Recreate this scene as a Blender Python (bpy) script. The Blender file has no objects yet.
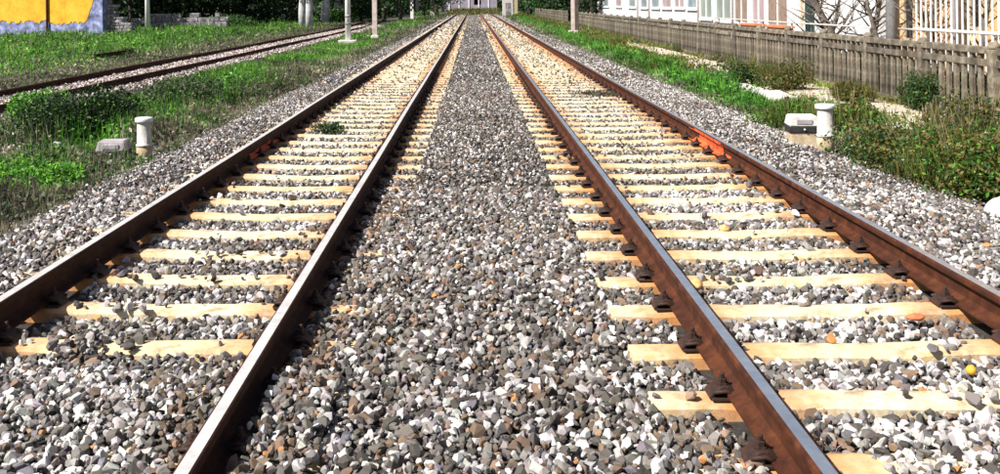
import bpy, bmesh, math, random
import numpy as np
from mathutils import Vector, Matrix, noise as mnoise
random.seed(7)
RNG = np.random.default_rng(7)
SC = bpy.context.scene
COL = SC.collection
R = math.radians

# ------------------------------------------------------------------ camera, sky, sun, exposure
CAM_H = 1.67
FPX = 990.0            # focal length in pixels of the 1000 px wide photograph
VPX, VPY = 473.0, 3.6  # where the rails meet
ROLL = R(0.7)
cd = bpy.data.cameras.new("camera")
cam = bpy.data.objects.new("camera", cd)
COL.objects.link(cam)
SC.camera = cam
cam.location = (0, 0, CAM_H)
cam.rotation_euler = (R(90), ROLL, 0)
cd.sensor_width = 36
cd.lens = FPX / 1000 * 36
cd.shift_x = (500 - VPX) / 1000
cd.shift_y = -(237 - VPY) / 1000
cd.clip_start = 0.05
cd.clip_end = 3000

SUN_TO = Vector((-0.58, -0.36, 0.72)).normalized()
W = bpy.data.worlds.new("World")
SC.world = W
W.use_nodes = True
wn = W.node_tree
bg = wn.nodes["Background"]
sky = wn.nodes.new("ShaderNodeTexSky")
sky.sky_type = 'NISHITA'
sky.sun_disc = False
sky.sun_elevation = math.asin(SUN_TO.z)
sky.sun_rotation = math.atan2(SUN_TO.x, SUN_TO.y)
sky.air_density = 1.0
sky.dust_density = 2.5
sky.ozone_density = 1.0
wn.links.new(sky.outputs[0], bg.inputs[0])
bg.inputs[1].default_value = 0.05
sd = bpy.data.lights.new("sun", 'SUN')
sd.energy = 5.0
sd.angle = R(0.5)
sd.color = (1.0, 0.95, 0.87)
so = bpy.data.objects.new("sun", sd)
COL.objects.link(so)
so.rotation_euler = (-SUN_TO).to_track_quat('-Z', 'Y').to_euler()
so.location = (-20, -5, 30)
SC.view_settings.view_transform = 'Standard'
SC.view_settings.look = 'None'
SC.view_settings.exposure = 0.75
SC.view_settings.gamma = 1.0

# ------------------------------------------------------------------ pixel helpers (photograph pixels -> metres)
def uv(x, y):
    u, v = x - VPX, y - VPY
    return u * math.cos(ROLL) - v * math.sin(ROLL), u * math.sin(ROLL) + v * math.cos(ROLL)
def on_z(x, y, z):
    U, V = uv(x, y); Y = FPX * (CAM_H - z) / V
    return U * Y / FPX, Y
def on_y(x, y, Y):
    U, V = uv(x, y)
    return U * Y / FPX, CAM_H - V * Y / FPX
def on_x(x, y, X):
    U, V = uv(x, y); Y = X * FPX / U
    return Y, CAM_H - V * Y / FPX

# ------------------------------------------------------------------ tagging and mesh helpers
def tag(o, label=None, cat=None, group=None, kind=None):
    if label: o["label"] = label
    if cat: o["category"] = cat
    if group: o["group"] = group
    if kind: o["kind"] = kind
    return o
def empty(name, loc=(0, 0, 0), rot=(0, 0, 0), **k):
    o = bpy.data.objects.new(name, None); COL.objects.link(o)
    o.location = loc; o.rotation_euler = rot; o.empty_display_size = 0.2
    return tag(o, **k)
def link(name, me, parent=None, loc=(0, 0, 0), rot=(0, 0, 0), **k):
    o = bpy.data.objects.new(name, me); COL.objects.link(o)
    o.location = loc; o.rotation_euler = rot
    if parent: o.parent = parent
    return tag(o, **k)
def copy_tree(o, parent=None):
    c = o.copy(); COL.objects.link(c)
    c.parent = parent
    for ch in list(o.children):
        copy_tree(ch, c)
    return c

class MB:
    """collects shapes; .build links them as ONE mesh object"""
    def __init__(s): s.v = []; s.f = []; s.m = []; s.sm = []
    def add(s, vs, fs, mi=0, smooth=False, M=None):
        b = len(s.v)
        for p in vs:
            p = Vector(p)
            s.v.append(tuple(M @ p) if M is not None else tuple(p))
        for f in fs:
            s.f.append([b + i for i in f]); s.m.append(mi); s.sm.append(smooth)
    def box(s, x0, x1, y0, y1, z0, z1, mi=0, c=0.0, M=None):
        if c <= 0:
            vs = [(x, y, z) for z in (z0, z1) for y in (y0, y1) for x in (x0, x1)]
            fs = [(0, 2, 3, 1), (4, 5, 7, 6), (0, 1, 5, 4), (2, 6, 7, 3), (0, 4, 6, 2), (1, 3, 7, 5)]
            s.add(vs, fs, mi, False, M); return
        bm = bmesh.new(); bmesh.ops.create_cube(bm, size=1)
        for v in bm.verts:
            v.co = ((x0 + x1) / 2 + v.co.x * (x1 - x0), (y0 + y1) / 2 + v.co.y * (y1 - y0), (z0 + z1) / 2 + v.co.z * (z1 - z0))
        bmesh.ops.bevel(bm, geom=bm.edges[:], offset=c, segments=2, profile=0.6, affect='EDGES')
        s.bm(bm, mi, False, M)
    def bm(s, bm, mi=0, smooth=False, M=None):
        bm.verts.index_update()
        s.add([v.co.copy() for v in bm.verts], [[v.index for v in f.verts] for f in bm.faces], mi, smooth, M)
        bm.free()
    def lathe(s, prof, n=16, cx=0, cy=0, mi=0, smooth=True, M=None):
        vs = []; fs = []
        for r, z in prof:
            for k in range(n):
                a = 2 * math.pi * k / n
                vs.append((cx + r * math.cos(a), cy + r * math.sin(a), z))
        for i in range(len(prof) - 1):
            for k in range(n):
                k2 = (k + 1) % n
                fs.append((i * n + k, i * n + k2, (i + 1) * n + k2, (i + 1) * n + k))
        fs.append(list(range(n))[::-1]); fs.append([(len(prof) - 1) * n + k for k in range(n)])
        s.add(vs, fs, mi, smooth, M)
    def tube(s, pts, rads, n=7, mi=0, smooth=True):
        pts = [Vector(p) for p in pts]
        if not hasattr(rads, '__len__'): rads = [rads] * len(pts)
        vs = []; fs = []
        up = Vector((0.13, 0.21, 0.97)).normalized()
        for i, p in enumerate(pts):
            d = (pts[min(i + 1, len(pts) - 1)] - pts[max(i - 1, 0)]).normalized()
            u = up if abs(d.dot(up)) < 0.95 else Vector((1, 0.1, 0)).normalized()
            a = d.cross(u).normalized(); b = d.cross(a)
            for k in range(n):
                t = 2 * math.pi * k / n
                vs.append(p + (a * math.cos(t) + b * math.sin(t)) * rads[i])
        for i in range(len(pts) - 1):
            for k in range(n):
                k2 = (k + 1) % n
                fs.append((i * n + k, i * n + k2, (i + 1) * n + k2, (i + 1) * n + k))
        fs.append(list(range(n))[::-1]); fs.append([(len(pts) - 1) * n + k for k in range(n)])
        s.add(vs, fs, mi, smooth)
    def extrude(s, prof, y0, y1, n=1, mis=None, caps=True, M=None, wob=0):
        """closed profile [(x,z)] pushed along Y"""
        k = len(prof); vs = []; fs = []; ms = []
        for i in range(n + 1):
            y = y0 + (y1 - y0) * i / n
            for (x, z) in prof:
                vs.append((x, y, z))
        for i in range(n):
            for j in range(k):
                j2 = (j + 1) % k
                fs.append((i * k + j, i * k + j2, (i + 1) * k + j2, (i + 1) * k + j)); ms.append(mis[j] if mis else 0)
        if caps:
            fs.append(list(range(k))[::-1]); fs.append([n * k + j for j in range(k)]); ms += [0, 0]
        b = len(s.v)
        for p in vs:
            s.v.append(tuple(M @ Vector(p)) if M is not None else p)
        for f, m_ in zip(fs, ms):
            s.f.append([b + i for i in f]); s.m.append(m_); s.sm.append(False)
    def mesh(s, name, mats):
        me = bpy.data.meshes.new(name)
        me.from_pydata(s.v, [], s.f)
        for m_ in (mats if isinstance(mats, (list, tuple)) else [mats]): me.materials.append(m_)
        me.polygons.foreach_set("material_index", s.m)
        me.polygons.foreach_set("use_smooth", s.sm)
        bm = bmesh.new(); bm.from_mesh(me)
        bmesh.ops.recalc_face_normals(bm, faces=bm.faces[:])
        bm.to_mesh(me); bm.free()
        me.update()
        return me
    def build(s, name, mats, parent=None, loc=(0, 0, 0), rot=(0, 0, 0), **k):
        return link(name, s.mesh(name, mats), parent, loc, rot, **k)

# ------------------------------------------------------------------ materials
def nm(name):
    m_ = bpy.data.materials.new(name); m_.use_nodes = True
    nt = m_.node_tree; b = nt.nodes["Principled BSDF"]
    return m_, nt, b
def node(nt, t, **k):
    n = nt.nodes.new(t)
    for a, v in k.items():
        if a in ('operation', 'blend_type', 'data_type', 'noise_dimensions', 'feature', 'attribute_name', 'attribute_type', 'wave_type', 'bands_direction'): setattr(n, a, v)
        else: n.inputs[a].default_value = v
    return n
def ramp(nt, src, stops, interp='LINEAR'):
    r = nt.nodes.new("ShaderNodeValToRGB"); r.color_ramp.interpolation = interp
    els = r.color_ramp.elements
    while len(els) < len(stops): els.new(0.5)
    for e, (p, c) in zip(els, stops):
        e.position = p; e.color = (c[0], c[1], c[2], 1) if hasattr(c, '__len__') else (c, c, c, 1)
    nt.links.new(src, r.inputs[0]); return r.outputs[0]
def noi(nt, scale, detail=5, rough=0.6, coord='Object', dist=0.0):
    tc = nt.nodes.new("ShaderNodeTexCoord")
    n = nt.nodes.new("ShaderNodeTexNoise")
    n.inputs["Scale"].default_value = scale; n.inputs["Detail"].default_value = detail
    n.inputs["Roughness"].default_value = rough; n.inputs["Distortion"].default_value = dist
    nt.links.new(tc.outputs[coord], n.inputs["Vector"])
    return n.outputs["Fac"]
def mix(nt, fac, a, b, mode='MIX'):
    m_ = nt.nodes.new("ShaderNodeMix"); m_.data_type = 'RGBA'; m_.blend_type = mode
    for s_, v in ((0, fac), (6, a), (7, b)):
        if hasattr(v, 'is_linked') or hasattr(v, 'links'): nt.links.new(v, m_.inputs[s_])
        else: m_.inputs[s_].default_value = v if s_ == 0 else (v[0], v[1], v[2], 1)
    return m_.outputs[2]
def math_(nt, op, a, b=None, clamp=False):
    m_ = nt.nodes.new("ShaderNodeMath"); m_.operation = op; m_.use_clamp = clamp
    for i, v in enumerate((a, b)):
        if v is None: continue
        if hasattr(v, 'links'): nt.links.new(v, m_.inputs[i])
        else: m_.inputs[i].default_value = v
    return m_.outputs[0]
def bump(nt, b, h, strength=0.4, dist=0.01):
    n = nt.nodes.new("ShaderNodeBump"); n.inputs["Strength"].default_value = strength; n.inputs["Distance"].default_value = dist
    nt.links.new(h, n.inputs["Height"]); nt.links.new(n.outputs[0], b.inputs["Normal"])
def mottled(name, c0, c1, scale=6, rough=0.85, c2=None, bstr=0.3, bdist=0.01, bscale=None, metallic=0.0):
    m_, nt, b = nm(name)
    f = noi(nt, scale, 6)
    stops = [(0.32, c0), (0.66, c1)] if c2 is None else [(0.3, c0), (0.52, c1), (0.68, c2)]
    col = ramp(nt, f, stops)
    nt.links.new(col, b.inputs["Base Color"])
    b.inputs["Roughness"].default_value = rough; b.inputs["Metallic"].default_value = metallic
    bump(nt, b, noi(nt, bscale or scale * 6, 6), bstr, bdist)
    return m_
def attr_mat(name, rough=0.9, grain=60, gamt=0.35, sub=0.0, coord='Object'):
    """colour of each stone or leaf is stored on its faces; the material adds grain"""
    m_, nt, b = nm(name)
    a = node(nt, "ShaderNodeAttribute", attribute_name="tint")
    f = noi(nt, grain, 4, 0.7, coord)
    g = ramp(nt, f, [(0.3, 1 - gamt), (0.7, 1 + 0.0)])
    nt.links.new(mix(nt, 1.0, a.outputs["Color"], g, 'MULTIPLY'), b.inputs["Base Color"])
    b.inputs["Roughness"].default_value = rough
    if sub > 0:
        tr = nt.nodes.new("ShaderNodeBsdfTranslucent"); ms = nt.nodes.new("ShaderNodeMixShader")
        nt.links.new(a.outputs["Color"], tr.inputs[0]); ms.inputs[0].default_value = sub
        out = nt.nodes["Material Output"]
        nt.links.new(b.outputs[0], ms.inputs[1]); nt.links.new(tr.outputs[0], ms.inputs[2]); nt.links.new(ms.outputs[0], out.inputs[0])
    return m_
M_STONE = attr_mat("crushed stone", 0.85, 55, 0.3)
M_LEAF = attr_mat("leaf", 0.6, 3, 0.25, 0.35)

def rust_mat(name, k):
    m_, nt, b = nm(name)
    f = noi(nt, 9, 6, 0.65)
    col = ramp(nt, f, [(0.28, (0.04*k, 0.012*k, 0.006*k)), (0.5, (0.12*k, 0.033*k, 0.012*k)), (0.72, (0.25*k, 0.078*k, 0.028*k))])
    f2 = noi(nt, 1.3, 3)
    col = mix(nt, ramp(nt, f2, [(0.4, 0.0), (0.7, 0.45)]), col, (0.05, 0.02, 0.013))
    nt.links.new(col, b.inputs["Base Color"])
    b.inputs["Roughness"].default_value = 0.8; b.inputs["Specular IOR Level"].default_value = 0.25
    bump(nt, b, noi(nt, 70, 8, 0.75), 0.8, 0.006)
    return m_
M_RUST = rust_mat("rusty rail", 0.52)
M_RUSTD = rust_mat("dark rust with painted shade", 0.28)  # darker copy; on the left main rails their shaded sides are painted in
def steel_mat(name, met, c0, c1, r0):
    m_, nt, b = nm(name)
    f = noi(nt, 14, 5)
    nt.links.new(ramp(nt, f, [(0.3, c0), (0.7, c1)]), b.inputs["Base Color"])
    b.inputs["Metallic"].default_value = met
    nt.links.new(ramp(nt, noi(nt, 5, 4), [(0.3, r0), (0.7, r0 + .14)]), b.inputs["Roughness"])
    return m_
M_STEEL = steel_mat("polished running surface", 0.85, (0.55, 0.60, 0.68), (0.78, 0.82, 0.88), 0.28)
M_STEELW = steel_mat("pale running surface with painted glare", 0.2, (0.52, 0.50, 0.49), (0.76, 0.74, 0.73), 0.35)  # left rail tops: sun glare put into a paler, more diffuse colour
def worn_paint():
    m_, nt, b = nm("worn orange-red paint on rust")
    pc = ramp(nt, noi(nt, 5, 5, 0.7), [(0.3, (0.50, 0.05, 0.015)), (0.7, (0.82, 0.14, 0.03))])
    w = ramp(nt, noi(nt, 11, 8, 0.75), [(0.50, 0.0), (0.60, 0.9)])
    nt.links.new(mix(nt, w, pc, (0.10, 0.028, 0.012)), b.inputs["Base Color"]); b.inputs["Roughness"].default_value = 0.8
    bump(nt, b, noi(nt, 80, 5), 0.4, 0.004)
    return m_
def sleeper_mat():
    m_, nt, b = nm("rust-stained concrete sleeper")
    tc = nt.nodes.new("ShaderNodeTexCoord"); sp = nt.nodes.new("ShaderNodeSeparateXYZ")
    nt.links.new(tc.outputs["Object"], sp.inputs[0])
    ax = math_(nt, 'ABSOLUTE', sp.outputs[0])
    d = math_(nt, 'ABSOLUTE', math_(nt, 'SUBTRACT', ax, 0.75))
    n1 = noi(nt, 7, 5, 0.65)
    oi = nt.nodes.new("ShaderNodeObjectInfo")
    d2 = math_(nt, 'ADD', d, math_(nt, 'MULTIPLY', math_(nt, 'SUBTRACT', n1, 0.5), 0.5))
    stain = ramp(nt, d2, [(0.05, 1.0), (0.22, 0.6), (0.42, 0.0)])
    cc = ramp(nt, noi(nt, 16, 6, 0.7), [(0.3, (0.48, 0.39, 0.25)), (0.5, (0.70, 0.62, 0.44)), (0.66, (0.80, 0.75, 0.61))])
    cc = mix(nt, math_(nt, 'MULTIPLY', oi.outputs["Random"], 0.45), cc, (0.62, 0.45, 0.22))
    cc = mix(nt, ramp(nt, noi(nt, 3.2, 4), [(0.5, 0.0), (0.75, 0.5)]), cc, (0.66, 0.40, 0.14))
    cc = mix(nt, math_(nt, 'MULTIPLY', stain, 0.85), cc, (0.55, 0.20, 0.04))
    cc = mix(nt, ramp(nt, noi(nt, 5.5, 7, 0.75), [(0.52, 0.0), (0.66, 0.75)]), cc, (0.27, 0.19, 0.11))
    nt.links.new(cc, b.inputs["Base Color"]); b.inputs["Roughness"].default_value = 0.9
    bump(nt, b, noi(nt, 60, 6, 0.7), 0.5, 0.006)
    return m_
M_SLEEPER = sleeper_mat()
M_CLIP = mottled("rusty clip", (0.014, 0.007, 0.005), (0.05, 0.018, 0.010), 30, 0.7)
M_PAINT = worn_paint()
M_BEDBASE = mottled("ballast dirt with painted gap shade", (0.018, 0.015, 0.013), (0.05, 0.042, 0.035), 14, 0.95, bstr=1, bdist=0.03, bscale=20)  # dirt kept very dark so shade in the stone gaps is painted in
def ground_mat():
    m_, nt, b = nm("earth and low growth")
    f = noi(nt, 0.9, 8, 0.7)
    c = ramp(nt, f, [(0.3, (0.03, 0.05, 0.015)), (0.48, (0.06, 0.06, 0.035)), (0.6, (0.10, 0.088, 0.065)), (0.72, (0.05, 0.075, 0.02))])
    nt.links.new(c, b.inputs["Base Color"]); b.inputs["Roughness"].default_value = 0.95
    bump(nt, b, noi(nt, 9, 8, 0.75), 0.9, 0.08)
    return m_
M_GROUND = ground_mat()
M_PATH = mottled("pale sandy path", (0.38, 0.31, 0.24), (0.68, 0.60, 0.50), 3, 0.95, bscale=25)
M_CONC = mottled("weathered fence concrete", (0.05, 0.045, 0.036), (0.17, 0.15, 0.12), 5, 0.92, c2=(0.33, 0.30, 0.25), bstr=0.5)
def vary(m_, lo, hi):
    nt = m_.node_tree; b = nt.nodes["Principled BSDF"]; src = b.inputs["Base Color"].links[0].from_socket
    oi = nt.nodes.new("ShaderNodeObjectInfo")
    k = ramp(nt, oi.outputs["Random"], [(0, lo), (1, hi)])
    nt.links.new(mix(nt, 1.0, src, k, 'MULTIPLY'), b.inputs["Base Color"])
vary(M_CONC, (0.50, 0.48, 0.46), (1.10, 1.06, 1.0))
M_CONCP = mottled("pale concrete", (0.42, 0.40, 0.38), (0.68, 0.66, 0.63), 8, 0.85)
M_CONCT = mottled("tan stained concrete", (0.34, 0.25, 0.14), (0.60, 0.50, 0.36), 9, 0.9)
M_WHITEP = mottled("white painted metal", (0.66, 0.68, 0.70), (0.80, 0.81, 0.82), 5, 0.5)
M_MAST = mottled("white mast paint", (0.76, 0.75, 0.76), (0.84, 0.83, 0.84), 2, 0.85)
M_BLACK = mottled("black rubber band", (0.010, 0.010, 0.010), (0.03, 0.03, 0.03), 12, 0.8)
M_DARKM = mottled("dark mast paint and shade", (0.05, 0.04, 0.035), (0.10, 0.08, 0.07), 4, 0.7)
M_PINKM = mottled("pinkish weathered concrete", (0.42, 0.33, 0.31), (0.66, 0.55, 0.52), 3, 0.85)
M_BARK = mottled("grey bark", (0.07, 0.06, 0.05), (0.22, 0.20, 0.18), 5, 0.95, bstr=0.8, bdist=0.03)
M_BARKP = mottled("pale bark", (0.30, 0.29, 0.30), (0.62, 0.62, 0.64), 3, 0.9, bstr=0.6, bdist=0.02)
M_BARKD = mottled("dark bark", (0.02, 0.016, 0.012), (0.06, 0.05, 0.04), 5, 0.95)
M_GLASS = mottled("window glass", (0.20, 0.26, 0.30), (0.42, 0.47, 0.50), 0.7, 0.18)
M_GLASSP = mottled("pinkish curtained glass", (0.38, 0.28, 0.30), (0.50, 0.40, 0.42), 0.9, 0.25)
M_GREENG = mottled("grey-green glass panel", (0.20, 0.24, 0.22), (0.34, 0.38, 0.35), 0.9, 0.3)
M_BROWNP = mottled("brown panel", (0.18, 0.13, 0.10), (0.30, 0.23, 0.19), 2, 0.7)
M_WHITEW = mottled("white rendered wall", (0.66, 0.66, 0.70), (0.80, 0.80, 0.82), 0.8, 0.9)
M_SALMON = mottled("salmon rendered wall", (0.70, 0.38, 0.16), (0.85, 0.56, 0.33), 0.7, 0.9)
M_ROOF = mottled("grey roof tiles", (0.16, 0.09, 0.07), (0.32, 0.18, 0.13), 3, 0.9)
M_TERRA = mottled("terracotta", (0.42, 0.12, 0.05), (0.62, 0.22, 0.10), 3, 0.8)
M_TEAL = mottled("dark teal pipe", (0.02, 0.05, 0.05), (0.04, 0.10, 0.09), 3, 0.6)
M_GREYW = mottled("lilac-grey plaster", (0.24, 0.21, 0.27), (0.36, 0.33, 0.40), 1.2, 0.9)
M_STONEW = mottled("old grey stone", (0.05, 0.045, 0.05), (0.25, 0.23, 0.26), 2.5, 0.95, c2=(0.58, 0.54, 0.55), bstr=0.8, bdist=0.05)
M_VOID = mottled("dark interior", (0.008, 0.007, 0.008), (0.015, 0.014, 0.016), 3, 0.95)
M_ORANGE = mottled("orange plastic", (0.80, 0.36, 0.02), (0.85, 0.45, 0.05), 20, 0.5)
M_ROCKW = mottled("white rock", (0.60, 0.60, 0.62), (0.80, 0.80, 0.82), 9, 0.85)

def yellow_wall_mat():
    """yellow render over bare blue-grey plaster: the paint has flaked off below a ragged line"""
    m_, nt, b = nm("flaking yellow render")
    yel = ramp(nt, noi(nt, 0.9, 7, 0.7), [(0.3, (0.60, 0.24, 0.015)), (0.5, (0.76, 0.38, 0.02)), (0.72, (0.80, 0.48, 0.06))])
    nt.links.new(yel, b.inputs["Base Color"]); b.inputs["Roughness"].default_value = 0.9
    bump(nt, b, noi(nt, 3, 6), 0.5, 0.03)
    return m_
M_YELLOW = yellow_wall_mat()
M_BLUEPL = mottled("bare blue-grey plaster", (0.06, 0.065, 0.12), (0.20, 0.23, 0.42), 2.4, 0.95, c2=(0.40, 0.45, 0.68), bstr=0.6, bdist=0.04)

# ------------------------------------------------------------------ scatter: many small stones or leaves as one mesh
def vnoise(x, y, s, seed=0):
    """smooth lattice noise 0..1, vectorised"""
    x = np.asarray(x, float) * s + seed * 17.31 + 1000; y = np.asarray(y, float) * s + seed * 7.77 + 1000
    xi = np.floor(x).astype(np.int64); yi = np.floor(y).astype(np.int64)
    fx = x - xi; fy = y - yi; fx = fx * fx * (3 - 2 * fx); fy = fy * fy * (3 - 2 * fy)
    def h(a, b):
        n_ = (a * 374761393 + b * 668265263 + seed * 974634777) & 0xFFFFFFFF
        n_ = ((n_ ^ (n_ >> 13)) * 1274126177) & 0xFFFFFFFF
        return ((n_ ^ (n_ >> 16)) & 0xFFFF) / 65535.0
    return (h(xi, yi) * (1 - fx) + h(xi + 1, yi) * fx) * (1 - fy) + (h(xi, yi + 1) * (1 - fx) + h(xi + 1, yi + 1) * fx) * fy
def fbm(x, y, s, seed=0):
    return (vnoise(x, y, s, seed) * 0.5 + vnoise(x, y, s * 2.1, seed + 1) * 0.3 + vnoise(x, y, s * 4.3, seed + 2) * 0.2)

def rand_rot(n, rng=RNG):
    q = rng.normal(size=(n, 4)); q /= np.linalg.norm(q, axis=1)[:, None]
    w, x, y, z = q.T
    return np.stack([np.stack([1 - 2 * (y*y + z*z), 2 * (x*y - z*w), 2 * (x*z + y*w)], -1),
                     np.stack([2 * (x*y + z*w), 1 - 2 * (x*x + z*z), 2 * (y*z - x*w)], -1),
                     np.stack([2 * (x*z - y*w), 2 * (y*z + x*w), 1 - 2 * (x*x + y*y)], -1)], 1)
def np_mesh(name, V, F, C, mat):
    """V (nv,3), F (nf,3) triangles, C (nf,3) colours"""
    me = bpy.data.meshes.new(name)
    me.vertices.add(len(V)); me.vertices.foreach_set("co", V.astype(np.float32).ravel())
    nf = len(F)
    me.loops.add(nf * 3); me.loops.foreach_set("vertex_index", F.astype(np.int32).ravel())
    me.polygons.add(nf)
    me.polygons.foreach_set("loop_start", np.arange(nf, dtype=np.int32) * 3)
    me.polygons.foreach_set("loop_total", np.full(nf, 3, dtype=np.int32))
    a = me.attributes.new("tint", 'FLOAT_COLOR', 'FACE')
    a.data.foreach_set("color", np.concatenate([C, np.ones((nf, 1))], 1).astype(np.float32).ravel())
    me.materials.append(mat)
    me.update(calc_edges=True)
    me.shade_flat()
    return me
def instances(templates, P, S, Rm, C, pick):
    """templates [(verts, tris)]; returns joined arrays"""
    Vs = []; Fs = []; Cs = []; base = 0
    for t, (tv, tf) in enumerate(templates):
        idx = np.nonzero(pick == t)[0]
        if len(idx) == 0: continue
        sv = tv[None, :, :] * S[idx][:, None, :]
        v = np.einsum('nij,nkj->nki', Rm[idx], sv) + P[idx][:, None, :]
        f = tf[None] + (np.arange(len(idx)) * len(tv))[:, None, None] + base
        Vs.append(v.reshape(-1, 3)); Fs.append(f.reshape(-1, 3)); Cs.append(np.repeat(C[idx], len(tf), 0))
        base += len(idx) * len(tv)
    return np.concatenate(Vs), np.concatenate(Fs), np.concatenate(Cs)

def stone_template(npts, seed):
    r = random.Random(seed); bm = bmesh.new()
    sx, sy, sz = 0.5 * r.uniform(0.85, 1.1), 0.5 * r.uniform(0.65, 0.9), 0.5 * r.uniform(0.5, 0.75)
    for i in range(npts):
        v = Vector((r.gauss(0, 1), r.gauss(0, 1), r.gauss(0, 1))).normalized() * r.uniform(0.82, 1.0)
        bm.verts.new((v.x * sx, v.y * sy, v.z * sz))
    g = bmesh.ops.convex_hull(bm, input=bm.verts[:])
    bmesh.ops.delete(bm, geom=[v for v in bm.verts if not v.link_faces], context='VERTS')
    bmesh.ops.triangulate(bm, faces=bm.faces[:])
    bm.verts.index_update()
    V = np.array([v.co[:] for v in bm.verts]); F = np.array([[v.index for v in f.verts] for f in bm.faces])
    bm.free(); return V, F
T_NEAR = [stone_template(17, 100 + i) for i in range(24)]
T_MID = [stone_template(9, 200 + i) for i in range(16)]
T_FAR = [stone_template(7, 300 + i) for i in range(10)]
LEAF = (np.array([(0, -0.5, 0), (0.26, 0.0, 0.06), (0, 0.5, -0.02), (-0.26, 0.0, 0.06)]), np.array([(0, 1, 2), (0, 2, 3)]))
BLADE = (np.array([(-0.06, 0, 0), (0.06, 0, 0), (0.03, 0.05, 0.6), (0.0, 0.22, 1.0)]), np.array([(0, 1, 2), (0, 2, 3)]))

# ------------------------------------------------------------------ track geometry
LX, LCANT, LG = -1.711, R(1.2), 0.735
RX, RG = 1.877, 0.765
TX, TZ = -8.97, -0.154
SLEEP_W, SLEEP_HALF = 0.18, 1.15
SP = 0.6
R_Y0, L_Y0 = 3.58, 3.75
SL_Z_L = lambda X: -(X - LX) * math.sin(LCANT)

def in_sleeper(X, Y):
    dy = np.abs(((Y - R_Y0 + SP / 2) % SP) - SP / 2)
    r = (np.abs(X - RX) < SLEEP_HALF - 0.01) & (dy < SLEEP_W / 2 + 0.012)
    dyl = np.abs(((Y - L_Y0 + SP / 2) % SP) - SP / 2)
    l = (np.abs(X - LX) < SLEEP_HALF - 0.01) & (dyl < SLEEP_W / 2 + 0.012) & (Y > 4.5)
    return r, l
RAIL_XS = (LX - LG, LX + LG, RX - RG, RX + RG)

def smooth(a, b, x):
    t = np.clip((x - a) / (b - a), 0, 1); return t * t * (3 - 2 * t)
def ground_z(X, Y):
    X = np.asarray(X, float); Y = np.asarray(Y, float)
    z = -0.14 + 0 * X
    z = z - 0.16 * smooth(3.4, 5.2, -X)
    z = z - 0.06 * smooth(3.6, 4.8, X)
    z = z + 0.05 * (fbm(X, Y, 0.35, 5) - 0.5) * smooth(4.2, 5.5, np.abs(X))
    z = z + 0.45 * smooth(150, 175, Y) * (np.abs(X) < 12)
    return z
def ballast_z(X, Y):
    """top of the stones"""
    X = np.asarray(X, float); Y = np.asarray(Y, float)
    z = np.full(X.shape, -0.020) + 0.006 * smooth(6, 14, Y)
    z = z + 0.034 * smooth(-0.62, -0.45, X) * (1 - smooth(0.62, 0.80, X))       # centre strip stands over the sleeper ends
    z = np.where((X < -0.35) & (X > -3.0), z - 0.8 * (X - LX) * math.sin(LCANT), z)  # left track is canted
    z = z + 0.045 * smooth(2.80, 2.98, X) + 0.045 * smooth(-LX + 0.85, -LX + 1.1, -X)
    z = z - 0.20 * smooth(3.3, 4.7, X) - 0.27 * smooth(3.0, 4.6, -X)
    z = z + 0.06 * (1 - smooth(4.25, 4.8, Y)) * (X < -0.6) * (X > LX - 1.1)       # stones heaped over the nearest left sleepers
    z = z + 0.07 * np.exp(-((X + 1.93) / 0.13) ** 2 - ((Y - 4.9) / 0.22) ** 2)
    z = z + 0.035 * (1 - smooth(0.2, 0.35, np.abs(X + 0.72))) * (1 - smooth(8.0, 12, Y)) + 0.05 * (1 - smooth(3.72, 3.86, Y)) * (X > 0.6) * (X < 2.9) * (1 - np.exp(-((X - 1.35) / 0.11) ** 2))
    z = z + 0.022 * (fbm(X, Y, 1.7, 9) - 0.5)
    return z

# ------------------------------------------------------------------ the ground
def grid_mesh(name, xs, ys, zf, mat):
    XX, YY = np.meshgrid(xs, ys); ZZ = zf(XX, YY)
    V = np.stack([XX.ravel(), YY.ravel(), ZZ.ravel()], 1)
    nx, ny = len(xs), len(ys)
    i = (np.arange(ny - 1)[:, None] * nx + np.arange(nx - 1)[None]).ravel()
    F = np.stack([i, i + 1, i + nx + 1, i + nx], 1)
    me = bpy.data.meshes.new(name); me.from_pydata(V.tolist(), [], F.tolist())
    me.materials.append(mat); me.shade_smooth(); me.update()
    return me
xs = np.concatenate([[-900, -300, -120, -70, -45], np.arange(-34, 20, 0.5), [22, 30, 50, 90, 250, 900]])
ys = np.concatenate([[-120, -30, -8], np.arange(-3, 45, 0.5), np.arange(45, 190, 3), [200, 240, 320, 500, 900, 2000]])
link("ground", grid_mesh("ground", xs, ys, ground_z, M_GROUND), kind="structure", label="bare brown earth with patchy low growth beside the tracks")
bx = np.concatenate([np.arange(-4.65, 4.81, 0.15)]); by = np.concatenate([np.arange(-1, 30, 0.3), np.arange(30, 152, 2)])
BED = link("ballast", grid_mesh("ballast", bx, by, lambda X, Y: ballast_z(X, Y) - 0.05 - 0.02 * smooth(4.0, 4.6, np.abs(X)), M_BEDBASE), kind="structure",
           label="bed of crushed grey and white stone under the two main tracks")
tx = np.arange(TX - 1.6, TX + 1.75, 0.2); ty = np.concatenate([np.arange(8, 40, 0.5), np.arange(40, 120, 3)])
bedz3 = lambda X, Y: TZ + 0.02 - 0.12 * smooth(1.0, 1.6, np.abs(X - TX)) + 0.03 * (fbm(X, Y, 1.2, 3) - 0.5)
BED3 = link("ballast", grid_mesh("ballast_side", tx, ty, bedz3, M_BEDBASE), kind="structure", label="narrow bed of pinkish stone under the side track")

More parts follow.
